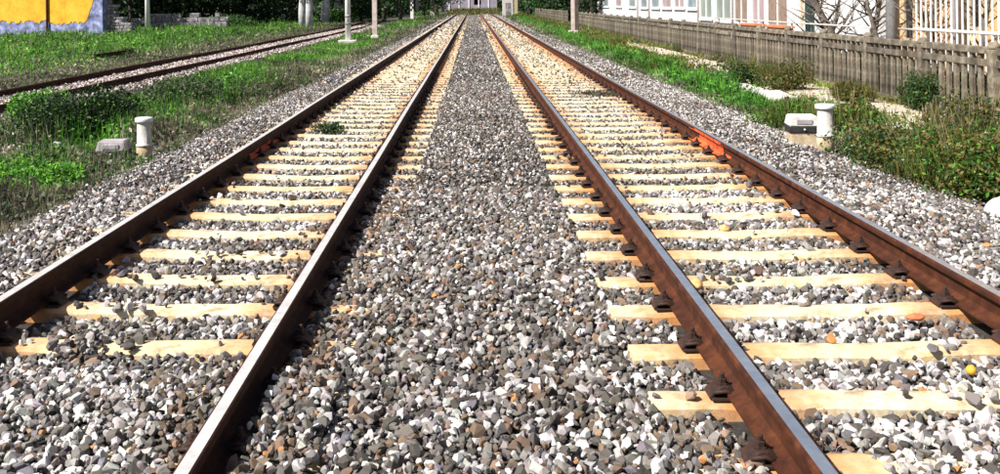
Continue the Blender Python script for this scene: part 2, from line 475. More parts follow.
# ------------------------------------------------------------------ ballast stones
PAL = np.array([(0.80, 0.77, 0.76), (0.55, 0.52, 0.51), (0.30, 0.275, 0.26), (0.18, 0.16, 0.145), (0.095, 0.083, 0.074), (0.21, 0.145, 0.10), (0.36, 0.235, 0.165), (0.22, 0.205, 0.235)])
def stone_colours(X, Y, rng):
    n = len(X)
    w_c = np.array([.12, .12, .20, .24, .16, .08, .04, .04])
    w_w = np.array([.30, .18, .14, .13, .13, .04, .03, .05])
    w_b = np.array([.07, .09, .14, .18, .14, .24, .10, .04])
    w_p = np.array([.16, .15, .15, .16, .18, .03, .03, .14])
    rd = np.min(np.abs(X[:, None] - np.array(RAIL_XS)[None]), 1)
    kind = np.zeros(n, int)                      # 0 centre
    kind[(np.abs(X - LX) < 0.74) | (np.abs(X - RX) < 0.76)] = 1
    kind[X > 2.75] = 1
    kind[X < -2.75] = 3
    kind[(X < -2.45) & (X > -2.95)] = 1
    kind[(rd < 0.30) & (fbm(X, Y, 1.5, 31) > 0.42) & ((X > 0) | (np.abs(X + 0.98) < 0.3))] = 2
    pat = fbm(X, Y, 0.9, 21)
    kind[(kind == 0) & (pat > 0.70)] = 1
    kind[(kind == 1) & (fbm(X, Y, 1.1, 23) > 0.58)] = 0
    u = rng.random(n); out = np.zeros((n, 3))
    for k, w in enumerate((w_c, w_w, w_b, w_p)):
        s_ = kind == k; cw = np.cumsum(w / w.sum())
        out[s_] = PAL[np.searchsorted(cw, u[s_]).clip(0, 7)]
    out *= rng.uniform(0.72, 1.12, (n, 1)); out *= rng.uniform(0.95, 1.05, (n, 3))
    out *= (0.80 + 0.42 * fbm(X, Y, 0.8, 24))[:, None]
    out = out * np.where(Y < 60, 0.86, 0.9)[:, None]
    rust = (rng.random(n) < 0.005); out[rust] = (0.52, 0.24, 0.08)
    return np.clip(out, 0.02, 0.82)
def scatter(y0, y1, sp, smin, smax, layers, rng, marg=0.6, x_lo=-4.75, x_hi=4.85):
    Xs = []; Ys = []; Ls = []
    for L in range(layers):
        gx = np.arange(x_lo, x_hi, sp); gy = np.arange(y0, y1, sp)
        GX, GY = np.meshgrid(gx, gy); GX = GX.ravel() + rng.uniform(-.5, .5, GX.size) * sp; GY = GY.ravel() + rng.uniform(-.5, .5, GY.size) * sp
        Xs.append(GX); Ys.append(GY); Ls.append(np.full(GX.size, L))
    X, Y, L = map(np.concatenate, (Xs, Ys, Ls))
    k = (X > -0.49 * Y - marg) & (X < 0.55 * Y + marg)
    X, Y, L = X[k], Y[k], L[k]
    S = rng.uniform(0, 1, len(X)) ** 1.9 * (smax - smin) + smin
    Z = ballast_z(X, Y) - S * 0.32 - L * 0.018 + rng.uniform(-0.012, 0.010, len(X))
    # ragged outer edges
    e = (X > -4.75 + 0.8 * fbm(X, Y, 0.8, 40)) & (X < 4.85 - 0.6 * fbm(X, Y, 0.8, 41))
    r, l = in_sleeper(X, Y)
    top = np.where(l, SL_Z_L(X), 0.0)
    on = (r | l)
    centre_cover = (X > -0.72) & (X < 0.74)
    heap = ballast_z(X, Y) > top + 0.004
    cov = fbm(X, Y, 1.3, 51)
    keep_on = heap | (rng.random(len(X)) < 0.012 + 0.22 * smooth(0.55, 0.7, cov) + 0.72 * smooth(10, 30, Y))
    Z = np.where(on & ~heap & keep_on, top + S * 0.16, Z)
    rd = np.min(np.abs(X[:, None] - np.array(RAIL_XS)[None]), 1)
    k = e & (~on | keep_on) & (rd > 0.075 + S * 0.3)
    return X[k], Y[k], Z[k], S[k]
rng = np.random.default_rng(11)
def gather(y0, y1, sp, a, b, layers, temps, marg=0.6):
    X, Y, Z, S = scatter(y0, y1, sp, a, b, layers, rng, marg)
    n = len(X); P = np.stack([X, Y, Z], 1)
    Sc = S[:, None] * rng.uniform(0.8, 1.2, (n, 3))
    return P, Sc, rand_rot(n, rng), stone_colours(X, Y, rng), rng.integers(0, len(temps), n), S
near = gather(2.6, 9.0, 0.042, 0.034, 0.096, 2, T_NEAR)
P, Sc, Rm, Cc, pk, S = near
U = P[:, 0] / P[:, 1] * FPX + VPX; Vp = (CAM_H - P[:, 2]) / P[:, 1] * FPX + VPY
surf = P[:, 2] > ballast_z(P[:, 0], P[:, 1]) - S * 0.32 - 0.006
inside = (U > 4) & (U < 996) & (Vp < 468) & surf
score = np.where(inside, S / P[:, 1], -1)
big = np.argsort(-score)[:300]
rest = np.ones(len(P), bool); rest[big] = False
stone_meshes = {}
for i in big:
    key = (int(pk[i]), int(i) % 5)
    if key not in stone_meshes:
        tv, tf = T_NEAR[key[0]]
        stone_meshes[key] = np_mesh("stone", tv, tf, np.repeat(Cc[i][None], len(tf), 0), M_STONE)
    o = link("stone", stone_meshes[key], BED)
    M = Matrix([list(Rm[i][r_] * Sc[i]) + [P[i][r_]] for r_ in range(3)] + [[0, 0, 0, 1]])
    o.matrix_local = M
parts_ = [instances(T_NEAR, P[rest], Sc[rest], Rm[rest], Cc[rest], pk[rest])]
for (y0, y1, sp, a, b, ly, T) in ((9.0, 21, 0.046, 0.042, 0.082, 1, T_MID), (21, 48, 0.085, 0.07, 0.12, 1, T_FAR), (48, 150, 0.19, 0.15, 0.27, 1, T_FAR)):
    q = gather(y0, y1, sp, a, b, ly, T, 0.8)
    q[0][:, 2] -= 0.0 if y1 < 30 else 0.012
    if y1 > 30: q[1][:, 2] *= 0.6
    parts_.append(instances(T, *q[:5]))
off = 0; Vs = []; Fs = []; Cs = []
for v, f, c in parts_:
    Vs.append(v); Fs.append(f + off); Cs.append(c); off += len(v)
link("stones", np_mesh("stones", np.concatenate(Vs), np.concatenate(Fs), np.concatenate(Cs), M_STONE), BED, kind="stuff")
print("ballast tris", sum(len(f) for f in Fs))
# side track stones
n = 60000
X = rng.uniform(TX - 1.5, TX + 2.9, n); Y = 12 + rng.random(n) ** 1.6 * 75
S = 0.05 + 0.0024 * Y
Z = np.where(X > TX + 1.3, ground_z(X, Y) + .03, bedz3(X, Y) + 0.01) + rng.uniform(-0.02, 0.01, n)
k = (np.abs(np.abs(X - TX) - 0.752) > 0.09) & (X > TX - 0.8) & (X < TX + 1.3 + 1.5 * smooth(.4, .6, fbm(X, Y, 0.4, 77)) * (Y < 30)) & (X / Y > -0.6)
X, Y, Z, S = X[k], Y[k], Z[k], S[k]; n = len(X)
C3 = PAL[rng.choice(8, n, p=[.3, .26, .14, .08, .04, .05, .08, .05])] * np.array([1.02, .93, .92]) * rng.uniform(.8, 1.1, (n, 1))
v, f, c = instances(T_FAR, np.stack([X, Y, Z], 1), S[:, None] * np.array([[1, 1, .7]]), rand_rot(n, rng), C3, rng.integers(0, len(T_FAR), n))
link("stones", np_mesh("stones_side", v, f, c, M_STONE), BED3, kind="stuff")

# ------------------------------------------------------------------ tracks
def rail_profile(cx, base):
    h = 0.154
    half = [(0.0705, 0.0), (0.0705, 0.010), (0.030, 0.022), (0.0085, 0.040), (0.008, 0.100), (0.012, 0.110), (0.034, 0.118), (0.0355, 0.125), (0.0355, 0.143), (0.031, 0.1495), (0.0235, 0.1535)]
    pr = [(cx + x, base + z) for x, z in half] + [(cx - x, base + z) for x, z in reversed(half)]
    k = len(half); mis = [0] * (2 * k); mis[k - 1] = 1
    return pr, mis
def add_rail(root, cx, y0, y1, name="rail", base=0.016, mats=None):
    mb = MB(); pr, mis = rail_profile(cx, base)
    n = 60
    k = len(pr)
    mb.extrude(pr, y0, y1, n, mis)
    # rails are never perfectly straight: millimetres of sway
    vv = []
    for (x, y, z) in mb.v:
        vv.append((x + 0.004 * math.sin(y * 0.21 + cx) + 0.002 * math.sin(y * 0.73), y, z + 0.002 * math.sin(y * 0.5 + cx)))
    mb.v = vv
    return mb.build(name, mats or [M_RUST, M_STEEL], root)
def sleeper_mesh(seed):
    r = random.Random(seed); nx = 28
    prof = [(-0.094, -0.16), (-0.087, -0.022), (-0.075, -0.006), (-0.045, 0.0), (0.045, 0.0), (0.075, -0.006), (0.087, -0.022), (0.094, -0.16)]
    mb = MB(); vs = []; fs = []
    for i in range(nx + 1):
        x = -SLEEP_HALF + 2 * SLEEP_HALF * i / nx
        dip = -0.012 * max(0, 1 - abs(x) / 0.45)
        for (y, z) in prof:
            e = 0.004 * mnoise.noise(Vector((x * 5 + seed * 9, y * 12, z * 8)))
            ch = -0.010 * max(0, mnoise.noise(Vector((x * 9 + seed * 5, y * 30, 3))) - 0.12) * 1.6 if z > -0.1 else 0
            vs.append((x, y + e * 2, z + dip + (e + ch if z > -0.1 else 0)))
    k = len(prof)
    for i in range(nx):
        for j in range(k - 1):
            fs.append((i * k + j, i * k + j + 1, (i + 1) * k + j + 1, (i + 1) * k + j))
    fs.append(list(range(k))); fs.append([nx * k + j for j in range(k)][::-1])
    mb.add(vs, fs)
    return mb.mesh("sleeper", M_SLEEPER)
SLEEPERS = [sleeper_mesh(s_) for s_ in range(6)]
def clip_mesh():
    mb = MB()
    mb.box(-0.065, 0.055, -0.07, 0.07, 0.0, 0.012, c=0.003)
    # arched spring plate pressed on the rail foot, washer, hexagonal nut and bolt end
    n = 8; w = 0.052; arch = [(-0.062 + 0.124 * i / n, 0.014 + 0.040 * math.sin(math.pi * min(1, (i + .6) / (n + .6))) ) for i in range(n + 1)]
    vs = []; fs = []
    for (x_, z_) in arch: vs += [(x_, -w, z_), (x_, w, z_), (x_, -w, z_ - 0.011), (x_, w, z_ - 0.011)]
    for i in range(n):
        p = i * 4; q = p + 4
        fs += [(p, p + 1, q + 1, q), (p + 2, q + 2, q + 3, p + 3), (p, q, q + 2, p + 2), (p + 1, p + 3, q + 3, q + 1)]
    fs += [(0, 2, 3, 1), (n * 4, n * 4 + 1, n * 4 + 3, n * 4 + 2)]
    mb.add(vs, fs, 0, False)
    for sy in (-1, 1): mb.tube([(-0.05, sy * 0.056, 0.018), (0.0, sy * 0.060, 0.040), (0.05, sy * 0.056, 0.034)], 0.009, 6)
    mb.lathe([(0.027, 0.050), (0.027, 0.056), (0.020, 0.057), (0.020, 0.074), (0.011, 0.076), (0.011, 0.094), (0.008, 0.097)], 6, 0.0, 0, smooth=False)
    return mb.mesh("rail_clip", M_CLIP)
CLIP = clip_mesh()
def track(name, loc, rot, gh, y_first, n_sl, label, clips_to, skip=()):
    root = empty(name, loc, rot, label=label, cat="railway track", group="main railway tracks running side by side")
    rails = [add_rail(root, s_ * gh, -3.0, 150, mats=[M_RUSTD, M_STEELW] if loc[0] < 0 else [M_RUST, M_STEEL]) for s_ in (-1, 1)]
    for i in range(n_sl):
        y = y_first + i * SP
        if i in skip: continue
        s_ = link("sleeper", SLEEPERS[(i * 5 + len(name)) % 6], root, (random.uniform(-.012, .012), y + random.uniform(-.012, .012), random.uniform(-.003, .002)),
                  (0, 0, R(random.uniform(-.5, .5)) + (math.pi if random.random() < .5 else 0)))
        if y < clips_to:
            fl = -1 if abs(s_.rotation_euler.z) > 1 else 1
            for rx in (-gh, gh):
                for side in (-1, 1):
                    link("rail_clip", CLIP, s_, ((rx + side * 0.085) * fl, 0, 0.001), (0, 0, 0 if side * fl > 0 else math.pi))
    # beyond the individually placed ones the rest as one part
    mb = MB()
    y = y_first + n_sl * SP
    while y < 149:
        mb.box(-SLEEP_HALF, SLEEP_HALF, y - 0.11, y + 0.11, -0.1, 0.0); y += SP
    mb.build("sleepers", M_SLEEPER, root, kind="stuff")
    return root, rails
TL, TLr = track("railway_track", (LX, 0, 0), (0, LCANT, 0), LG, L_Y0 - 1.2, 150, "left main track, white-topped rusty rails with nearest sleepers buried in stones", 24)
TR, TRr = track("railway_track", (RX, 0, 0), (0, 0, 0), RG, R_Y0 - 1.2, 150, "right main track with cream sleepers showing right up to the photo's bottom edge", 24)
# painted marks on the rail webs
def paint_mark(rail, cx, side, y0, y1, z0=0.012, z1=0.148):
    mb = MB(); pr, _ = rail_profile(cx, 0.016)
    half = [(0.0725, 0.002), (0.0725, 0.012), (0.031, 0.0245), (0.0110, 0.042), (0.0105, 0.099), (0.0145, 0.107), (0.036, 0.1155), (0.038, 0.124), (0.038, 0.143)]
    inner = [(x - 0.004, z + 0.0005) for x, z in half]
    ring = [(cx + side * x, 0.016 + z) for x, z in half] + [(cx + side * x, 0.016 + z) for x, z in reversed(inner)]
    n = 14; k = len(ring)
    for j in range(k // 2 - 1):
        # ragged ends per strip
        a = y0 + random.uniform(-.05, .45); b = y1 - random.uniform(-.05, .45)
        p = [ring[j], ring[j + 1], ring[k - 2 - j], ring[k - 1 - j]]
        vs = [(x, y, z) for y in (a, b) for x, z in p]
        mb.add(vs, [(0, 1, 2, 3), (4, 7, 6, 5), (0, 4, 5, 1), (1, 5, 6, 2), (2, 6, 7, 3), (3, 7, 4, 0)])
    return mb.build("paint_mark", M_PAINT, rail, label="orange-red painted stretch of the rail")
paint_mark(TRr[1], RG, -1, 10.2, 12.0)
pl_ = paint_mark(TLr[0], -LG, 1, 10.4, 12.2)

# side track
T3 = empty("railway_track", (TX, 0, TZ), label="rusty side track in weeds between the left grass strip and the yellow wall", cat="railway track")
for s_ in (-1, 1):
    mb = MB(); pr, mis = rail_profile(s_ * 0.752, 0.016)
    mb.extrude(pr, 8, 118, 50, mis)
    vv = []
    for (x, y, z) in mb.v:
        vv.append((x - 0.0009 * max(0, y - 55) ** 2 * 0.6 + 0.012 * math.sin(y * .35), y, z + 0.012 * math.sin(y * 0.3 + s_)))
    mb.v = vv
    mb.build("rail", [M_RUSTD, M_RUSTD], T3)
mb = MB(); pr, mis = rail_profile(0, 0.0); mb.extrude(pr, 0, 4.2, 3, mis)
X_, Y_ = on_z(100, 59, -0.25)
mb.build("old_rail", [M_RUSTD, M_RUSTD], None, (X_, Y_ - 0.6, -0.20), (0, 0, 0), label="short rusty length of old rail lying in grass below the yellow wall", cat="rail")

# ------------------------------------------------------------------ loose coloured things between the rails
def lump(name, seed, size, mat, x, y, z, **k):
    bm = bmesh.new(); bmesh.ops.create_icosphere(bm, subdivisions=3, radius=0.5)
    for v in bm.verts:
        n_ = mnoise.noise(v.co * 2.3 + Vector((seed, 0, 0))) * 0.30 + mnoise.noise(v.co * 6 + Vector((seed, 0, 0))) * 0.07
        v.co *= 1 + n_
        v.co = Vector((v.co.x * size[0], v.co.y * size[1], v.co.z * size[2]))
    mb = MB(); mb.bm(bm, 0, True)
    X, Y = on_z(x, y, z)
    return mb.build(name, mat, None, (X, Y, z), (0, 0, seed), **k)
bm = bmesh.new(); bmesh.ops.create_icosphere(bm, subdivisions=3, radius=0.022)
mb = MB(); mb.bm(bm, 0, True); X, Y = on_z(971, 370, 0.0)
mb.build("small_ball", M_ORANGE, None, (X, Y, 0.0), label="small bright orange ball lying on stones near the lower right edge", cat="ball")
lump("orange_stone", 3.1, (0.09, 0.06, 0.04), M_TERRA, 915, 317, 0.012, label="flat orange-red stone on a sleeper beside the far right rail", cat="stone")
lump("orange_stone", 5.4, (0.075, 0.06, 0.05), mottled("ochre stone", (0.5, 0.28, 0.06), (0.7, 0.5, 0.25), 20, 0.9), 724, 228, 0.01, label="ochre stone between the right track's rails, farther than the orange ones", cat="stone")
lump("orange_stone", 8.2, (0.075, 0.07, 0.06), mottled("tan stone", (0.55, 0.30, 0.10), (0.75, 0.45, 0.2), 20, 0.9), 697, 284, 0.01, label="tan stone close against the right track's near rail", cat="stone")
lump("white_rock", 11.0, (0.24, 0.26, 0.26), M_ROCKW, 1001, 212, -0.14, label="rounded white rock at the right edge below the brown-green weeds", cat="rock")
lump("white_rock", 13.0, (0.22, 0.2, 0.12), M_ROCKW, 57, 146, -0.25, label="small white rock in the grass left of the low grey box", cat="rock")

# ------------------------------------------------------------------ trackside boxes and posts
def cable_post(x, y, z, label, h=0.57, r=0.105, stained=False):
    X, Y = on_z(x, y, z)
    root = empty("cable_post", (X, Y, z), label=label, cat="marker post", group="white round posts beside the tracks")
    mb = MB(); mb.lathe([(r * 1.02, -0.05), (r * 1.0, 0.18), (r * 0.92, 0.185)], 24); mb.build("foot", M_CONCT if stained else M_CONCP, root)
    mb = MB(); mb.lathe([(r * 1.06, 0.18), (r * 1.06, 0.205), (r * 0.93, 0.21), (r * 0.90, h - 0.07), (r * 0.9, h - 0.05)], 24); mb.build("pipe", M_CONCP, root)
    mb = MB(); mb.lathe([(r * 1.10, h - 0.055), (r * 1.16, h - 0.045), (r * 1.16, h - 0.012), (r * 1.05, h), (0.02, h + 0.006)], 24); mb.build("cap", M_WHITEP, root)
    for a in range(3):
        mb = MB(); an = a * 2.1 - 1.2
        mb.lathe([(0.008, 0), (0.008, 0.012), (0.004, 0.016)], 6, M=Matrix.Translation((r * 1.05 * math.cos(an), r * 1.05 * math.sin(an), 0.192)) @ Matrix.Rotation(an, 4, 'Z') @ Matrix.Rotation(R(90), 4, 'Y'))
        mb.build("bolt", M_CLIP, root)
    return root
cable_post(144.5, 161, -0.20, "white round capped post in grass left of the left track", 0.53, 0.092, True)
cable_post(825.5, 152, -0.12, "white round capped post on the gravel right of the right track", 0.56, 0.098, True)
M_LIDG = mottled("lilac-grey moulded lid", (0.26, 0.24, 0.26), (0.44, 0.41, 0.43), 9, 0.85)
def junction_box(x, y, z, label, w, d, h_base, stone, rotz):
    X, Y = on_z(x, y, z)
    root = empty("junction_box", (X, Y, z), (0, 0, rotz), label=label, cat="junction box", group="low lidded boxes beside the tracks")
    w2 = w / 2
    mb = MB(); mb.box(-w2 * .88, w2 * .88, -d / 2 * .88, d / 2 * .88, -0.05, h_base, c=0.012); mb.build("base", stone, root)
    mb = MB(); mb.box(-w2 * .97, w2 * .97, -d / 2 * .97, d / 2 * .97, h_base, h_base + 0.075, c=0.01); mb.build("rim", M_BLACK, root)
    mb = MB(); z0 = h_base + 0.075; z1 = z0 + 0.125
    bmm = bmesh.new(); bmesh.ops.create_cube(bmm, size=1)
    for v in bmm.verts:
        t = 0.86 if v.co.z > 0 else 1.0
        v.co = Vector((v.co.x * w * t, v.co.y * d * t, (z0 + z1) / 2 + v.co.z * (z1 - z0)))
    bmesh.ops.bevel(bmm, geom=bmm.edges[:], offset=0.012, segments=3, affect='EDGES'); mb.bm(bmm, 0, False)
    mb.build("lid", M_LIDG if x < 500 else M_CONCP, root)
    mb = MB(); mb.box(-w2 * .5, w2 * .5, -d / 2 - 0.004, -d / 2 + 0.02, z0 + 0.03, z0 + 0.085, c=0.004); mb.build("lid_plate", M_LIDG, root)
    mb = MB(); mb.lathe([(0.012, 0), (0.012, 0.02), (0.006, 0.026)], 8, M=Matrix.Translation((0, -d / 2 * .97, h_base + .04)) @ Matrix.Rotation(R(90), 4, 'X')); mb.build("latch", M_WHITEP, root)
    return root
junction_box(114, 161, -0.22, "low pale grey lidded box sunk in grass beside the left post", 0.37, 0.30, 0.06, M_STONEW, R(5))  # dark base also paints the shadow below the lid
junction_box(802, 147, -0.12, "white lidded box with black band on a tan base beside the right post", 0.36, 0.32, 0.19, M_CONCT, R(-6))

# ------------------------------------------------------------------ concrete fence on the right
FX = 7.5; FZ = -0.20; PANEL = 2.34
YP0 = 14.2 - PANEL
def post_mesh():
    mb = MB()
    mb.box(-0.075, 0.075, -0.075, 0.075, -0.1, 1.12, c=0.012)
    mb.lathe([(0.07, 1.12), (0.085, 1.14), (0.085, 1.17), (0.065, 1.21), (0.03, 1.225)], 12)
    return mb.mesh("fence_post", M_CONC)
POST = post_mesh()
def picket_mesh(s_):
    r = random.Random(s_); mb = MB()
    w = 0.045
    mb.add([(-0.028, -w, 0.1), (0.028, -w, 0.1), (0.028, w, 0.1), (-0.028, w, 0.1),
            (-0.026, -w * .9, 0.9), (0.026, -w * .9, 0.9), (0.026, w * .9, 0.9), (-0.026, w * .9, 0.9)],
           [(0, 3, 2, 1), (4, 5, 6, 7), (0, 1, 5, 4), (1, 2, 6, 5), (2, 3, 7, 6), (3, 0, 4, 7)])
    return mb.mesh("picket", M_CONC)
PICK = [picket_mesh(i) for i in range(3)]
def rail_mesh(z0, z1, t):
    mb = MB(); mb.box(-t, t, 0.075, PANEL - 0.075, z0, z1, c=0.01); return mb.mesh("fence_rail", M_CONC)
RAILS = [rail_mesh(0.0, 0.14, 0.05), rail_mesh(0.86, 0.96, 0.048), rail_mesh(1.04, 1.14, 0.06)]
def fence(y0, npan, label):
    root = empty("concrete_fence", (FX, y0, FZ), label=label, cat="fence", group="concrete picket fence beyond the right grass")
    for i in range(npan + 1):
        link("fence_post", POST, root, (0, i * PANEL, random.uniform(-.02, .01)), (R(random.uniform(-1.2, 1.2)), R(random.uniform(-1.5, 1.5)), 0))
        if i == npan: break
        for m_ in RAILS: link("fence_rail", m_, root, (0, i * PANEL, random.uniform(-.006, .006)))
        for k in range(9):
            link("picket", PICK[k % 3], root, (random.uniform(-.006, .006), i * PANEL + 0.075 + (k + .5) * (PANEL - .15) / 9 + random.uniform(-.02, .02), random.uniform(-.012, .0)), (R(random.uniform(-1.6, 1.6)), 0, R(random.uniform(-7, 7))))
        mb = MB()
        for k in range(9):
            yy = i * PANEL + 0.075 + (k + .5) * (PANEL - .15) / 9
            mb.box(-0.03, 0.03, yy - 0.035, yy + 0.035, 0.958, 1.042)
        mb.build("spacer_blocks", M_CONC, root, kind="stuff")
    return root
F1 = fence(YP0, 25, "long weathered concrete picket fence between right grass and the white building")
F2 = fence(79, 17, "far stretch of concrete fence beyond the gap by the mast")
# white pipe handrail on the fence
pts1 = [(FX + 0.06, y, 1.12) for y in np.linspace(18.9, 31.0, 12)]
pts2 = [(FX + 0.06, y, 1.13) for y in np.linspace(12.0, 17.6, 6)]
root = empty("handrail", (0, 0, 0), label="thin white pipe handrail running along the top of the concrete fence", cat="handrail")
for pp in (pts1, pts2):
    mb = MB(); mb.tube(pp, 0.017, 8); mb.build("pipe", M_CONCP, root)
for i in range(1, 9):
    y = YP0 + i * PANEL
    mb = MB(); mb.tube([(FX + 0.085, y + .12, 0.80), (FX + 0.12, y + .12, 1.02), (FX + 0.11, y + .08, 1.09), (FX + 0.07, y, 1.12)], 0.020, 7)
    mb.build("bracket", M_CONCP, root)

# pale path before the fence
def path_mesh():
    vs = []; fs = []; ysl = np.linspace(9, 66, 60)
    for y in ysl:
        a = 6.0 + 0.7 * (float(fbm(0.0, y, 0.5, 61)) - .5); b = 7.42
        for t in (0, .33, .66, 1):
            x = a + (b - a) * t
            vs.append((x, y, float(ground_z(x, y)) + 0.02 + 0.03 * math.sin(math.pi * t)))
    for i in range(len(ysl) - 1):
        for j in range(3): fs.append((i * 4 + j, i * 4 + j + 1, i * 4 + j + 5, i * 4 + j + 4))
    mb = MB(); mb.add(vs, fs, 0, True); return mb
path_mesh().build("path", M_PATH, kind="structure", label="narrow pale dirt path along the foot of the concrete fence")
def slab(x, y, w, l, rz, label):
    X, Y = on_z(x, y, -0.14); mb = MB(); mb.box(-w / 2, w / 2, -l / 2, l / 2, -0.06, 0.05, c=0.015)
    mb.build("concrete_slab", M_CONCP, None, (X, Y, -0.16), (R(1), R(-2), rz), label=label, cat="concrete slab", group="pale slabs in the weeds before the fence")
slab(742, 88, 0.55, 2.2, R(2), "flat pale concrete slab in grass left of the olive weeds, before the fence")
slab(893, 127, 0.5, 0.8, R(25), "pale concrete slab half hidden behind the weeds right of the right post")
slab(775, 96, 0.5, 1.4, R(-4), "yellowish pale slab behind the junction box, before the fence")

# ------------------------------------------------------------------ white building with windows, right
BX = 11.5; BZ = -0.2
WB = empty("long_building", (BX, 28, BZ), label="long white building with tall framed windows behind the concrete fence", cat="building")
Yfar = on_x(597.5, 10, BX)[0]; Yn = 27.6
mb = MB(); mb.box(0, 9, 0, Yfar - 28, -0.1, 5.6); mb.build("wall", M_WHITEW, WB)
mb = MB(); mb.extrude([(-0.35, 5.6), (-0.35, 5.75), (4.5, 7.6), (9.35, 5.75), (9.35, 5.6)], -0.4, Yfar - 28 + 0.4); mb.build("roof", M_ROOF, WB)
def bay(x0, x1, ysill, mat, name="window", frame=0.10, top=3.9, mull=1):
    y_a = on_x(x1, ysill, BX)[0] - 28; y_b, zs = on_x(x0, ysill, BX); y_b -= 28
    zs = max(zs - BZ, 0.25)
    w = empty(name, (0, 0, 0)); w.parent = WB
    mb = MB(); mb.box(-0.02, 0.015, y_a, y_b, zs, top); mb.build("pane", mat, w)
    mb = MB(); f = frame
    mb.box(-0.07, 0.0, y_a - f, y_a + 0.003, zs - f, top + f); mb.box(-0.07, 0.0, y_b - 0.003, y_b + f, zs - f, top + f)
    mb.box(-0.068, 0.0, y_a + 0.003, y_b - .003, zs - f, zs); mb.box(-0.068, 0.0, y_a + .003, y_b - .003, top, top + f)
    for k in range(1, mull + 1):
        yy = y_a + (y_b - y_a) * k / (mull + 1); mb.box(-0.06, -0.018, yy - 0.03, yy + 0.03, zs, top)
    mb.build("frame", M_WHITEP, w)
    mb = MB(); mb.box(-0.10, -0.071, y_a - f - .03, y_b + f + .03, zs - f - 0.06, zs - f + .02); mb.build("sill", M_WHITEP, w)
for (a, b, ys_, m_) in ((604, 609, 6, M_GLASS), (616, 622, 6, M_GLASSP), (629, 636, 6.5, M_GLASS), (641, 648, 7, M_GLASS), (652, 660, 7, M_GLASS), (662.5, 672, 7, M_GLASSP), (675, 685, 7, M_GLASSP), (688, 697.5, 7.5, M_GLASS),
                        (701, 713, 17, M_GREENG), (717, 732, 19, M_GREENG), (736, 749, 22, M_BROWNP), (753, 766, 24, M_GLASSP), (769, 789, 25, M_BROWNP), (801, 811, 28, M_CONCT)):
    bay(a, b, ys_, m_, mull=0 if (b - a) < 10 else 1)
for xx in (600.5, 638.5, 650, 699.5, 734):
    yy = on_x(xx, 12, BX)[0] - 28
    mb = MB(); mb.tube([(-0.07, yy, 0.1), (-0.07, yy, 5.5)], 0.05, 8); mb.build("conduit", M_PINKM, WB)
ya = on_x(813.5, 20, BX)[0] - 28
mb = MB(); mb.tube([(-0.12, ya, 0), (-0.12, ya, 5.5)], 0.16, 10); mb.build("downpipe", M_TEAL, WB)
for (a, b) in ((745, 760), (772, 788)):
    y1, _ = on_x(a, 26, 10.6); y0, _ = on_x(b, 26, 10.6)
    mb = MB(); mb.box(-0.2, 0.2, 0, y1 - y0, 0, 0.9, c=0.04); mb.box(-0.24, 0.24, -0.04, y1 - y0 + .04, 0.9, 0.98, c=0.02)
    mb.build("planter", M_TERRA, None, (10.6, y0, -0.2), label="orange terracotta trough behind the fence, " + ("the farther of two" if a == 745 else "the nearer of two"), cat="planter", group="orange troughs behind the fence")

# salmon building
SB = empty("salmon_building", (10.6, 12, -0.2), label="salmon orange rendered building behind the near end of the fence", cat="building")
mb = MB(); mb.box(0, 8, 0, 12.6, -0.1, 6.2); mb.build("wall", M_SALMON, SB)
mb = MB(); mb.extrude([(-0.4, 6.2), (-0.4, 6.35), (4, 8.0), (8.4, 6.35), (8.4, 6.2)], -0.4, 13.0); mb.build("roof", M_ROOF, SB)
for (a, b, zb, zt) in ((907, 915, 0.9, 2.6), (973, 984, 1.25, 2.7)):
    y1, _ = on_x(a, 10, 10.6); y0, _ = on_x(b, 10, 10.6)
    w = empty("window"); w.parent = SB; y0 -= 12; y1 -= 12
    mb = MB(); mb.box(-0.02, 0.02, y0, y1, zb, zt); mb.build("pane", M_VOID, w)
    mb = MB(); mb.box(-0.06, 0, y0 - .07, y0 + .002, zb - .07, zt + .07); mb.box(-0.06, 0, y1 - .002, y1 + .07, zb - .07, zt + .07); mb.box(-0.058, 0, y0 + .002, y1 - .002, zb - .07, zb); mb.box(-0.058, 0, y0 + .002, y1 - .002, zt, zt + .07)
    mb.build("frame", M_CONCT, w)

# railing of upright bars in front of the salmon building
RY0, RY1, RLX = 14.4, 18.2, 8.15
ROOT = empty("bar_railing", (RLX, 0, -0.2), label="tall white upright-bar railing between the fence and the salmon wall", cat="railing")
y = RY0
while y < RY1 + 0.01:
    mb = MB(); mb.box(-0.012, 0.012, y - 0.015, y + 0.015, 0, 2.6); mb.build("bar", M_WHITEP, ROOT, (0, 0, 0), (0, 0, 0)); y += 0.19
for z in (1.28, 2.5):
    mb = MB(); mb.box(-0.02, -0.0125, RY0 - .1, RY1 + .1, z, z + 0.05); mb.build("crossbar", M_WHITEP, ROOT)

# grey poles standing behind the fence
def pole(name, x, y, Y, w, h, mat, label, n=12, foot=None, cat="pole", taper=0.8, group=None, box=False):
    X, z0 = on_y(x, y, Y)
    g = float(ground_z(X, Y))
    root = empty(name, (X, Y, g), label=label, cat=cat, group=group)
    mb = MB()
    if box: mb.box(-w / 2, w / 2, -w / 2, w / 2, -0.2, h, c=0.02)
    else: mb.lathe([(w / 2, -0.2), (w / 2 * (1 + taper) / 2, h / 2), (w / 2 * taper, h)], n)
    mb.build("shaft", mat, root)
    if foot:
        mb = MB(); mb.box(-foot / 2, foot / 2, -foot / 2, foot / 2, -0.3, 0.16, c=0.03); mb.build("footing", M_CONCP, root)
    return root
pole("concrete_pole", 893, 40, 20.0, 0.27, 7.5, mottled("grey pole concrete", (0.22, 0.22, 0.23), (0.38, 0.38, 0.39), 4, 0.9), "thick grey concrete pole behind the fence left of the salmon building")
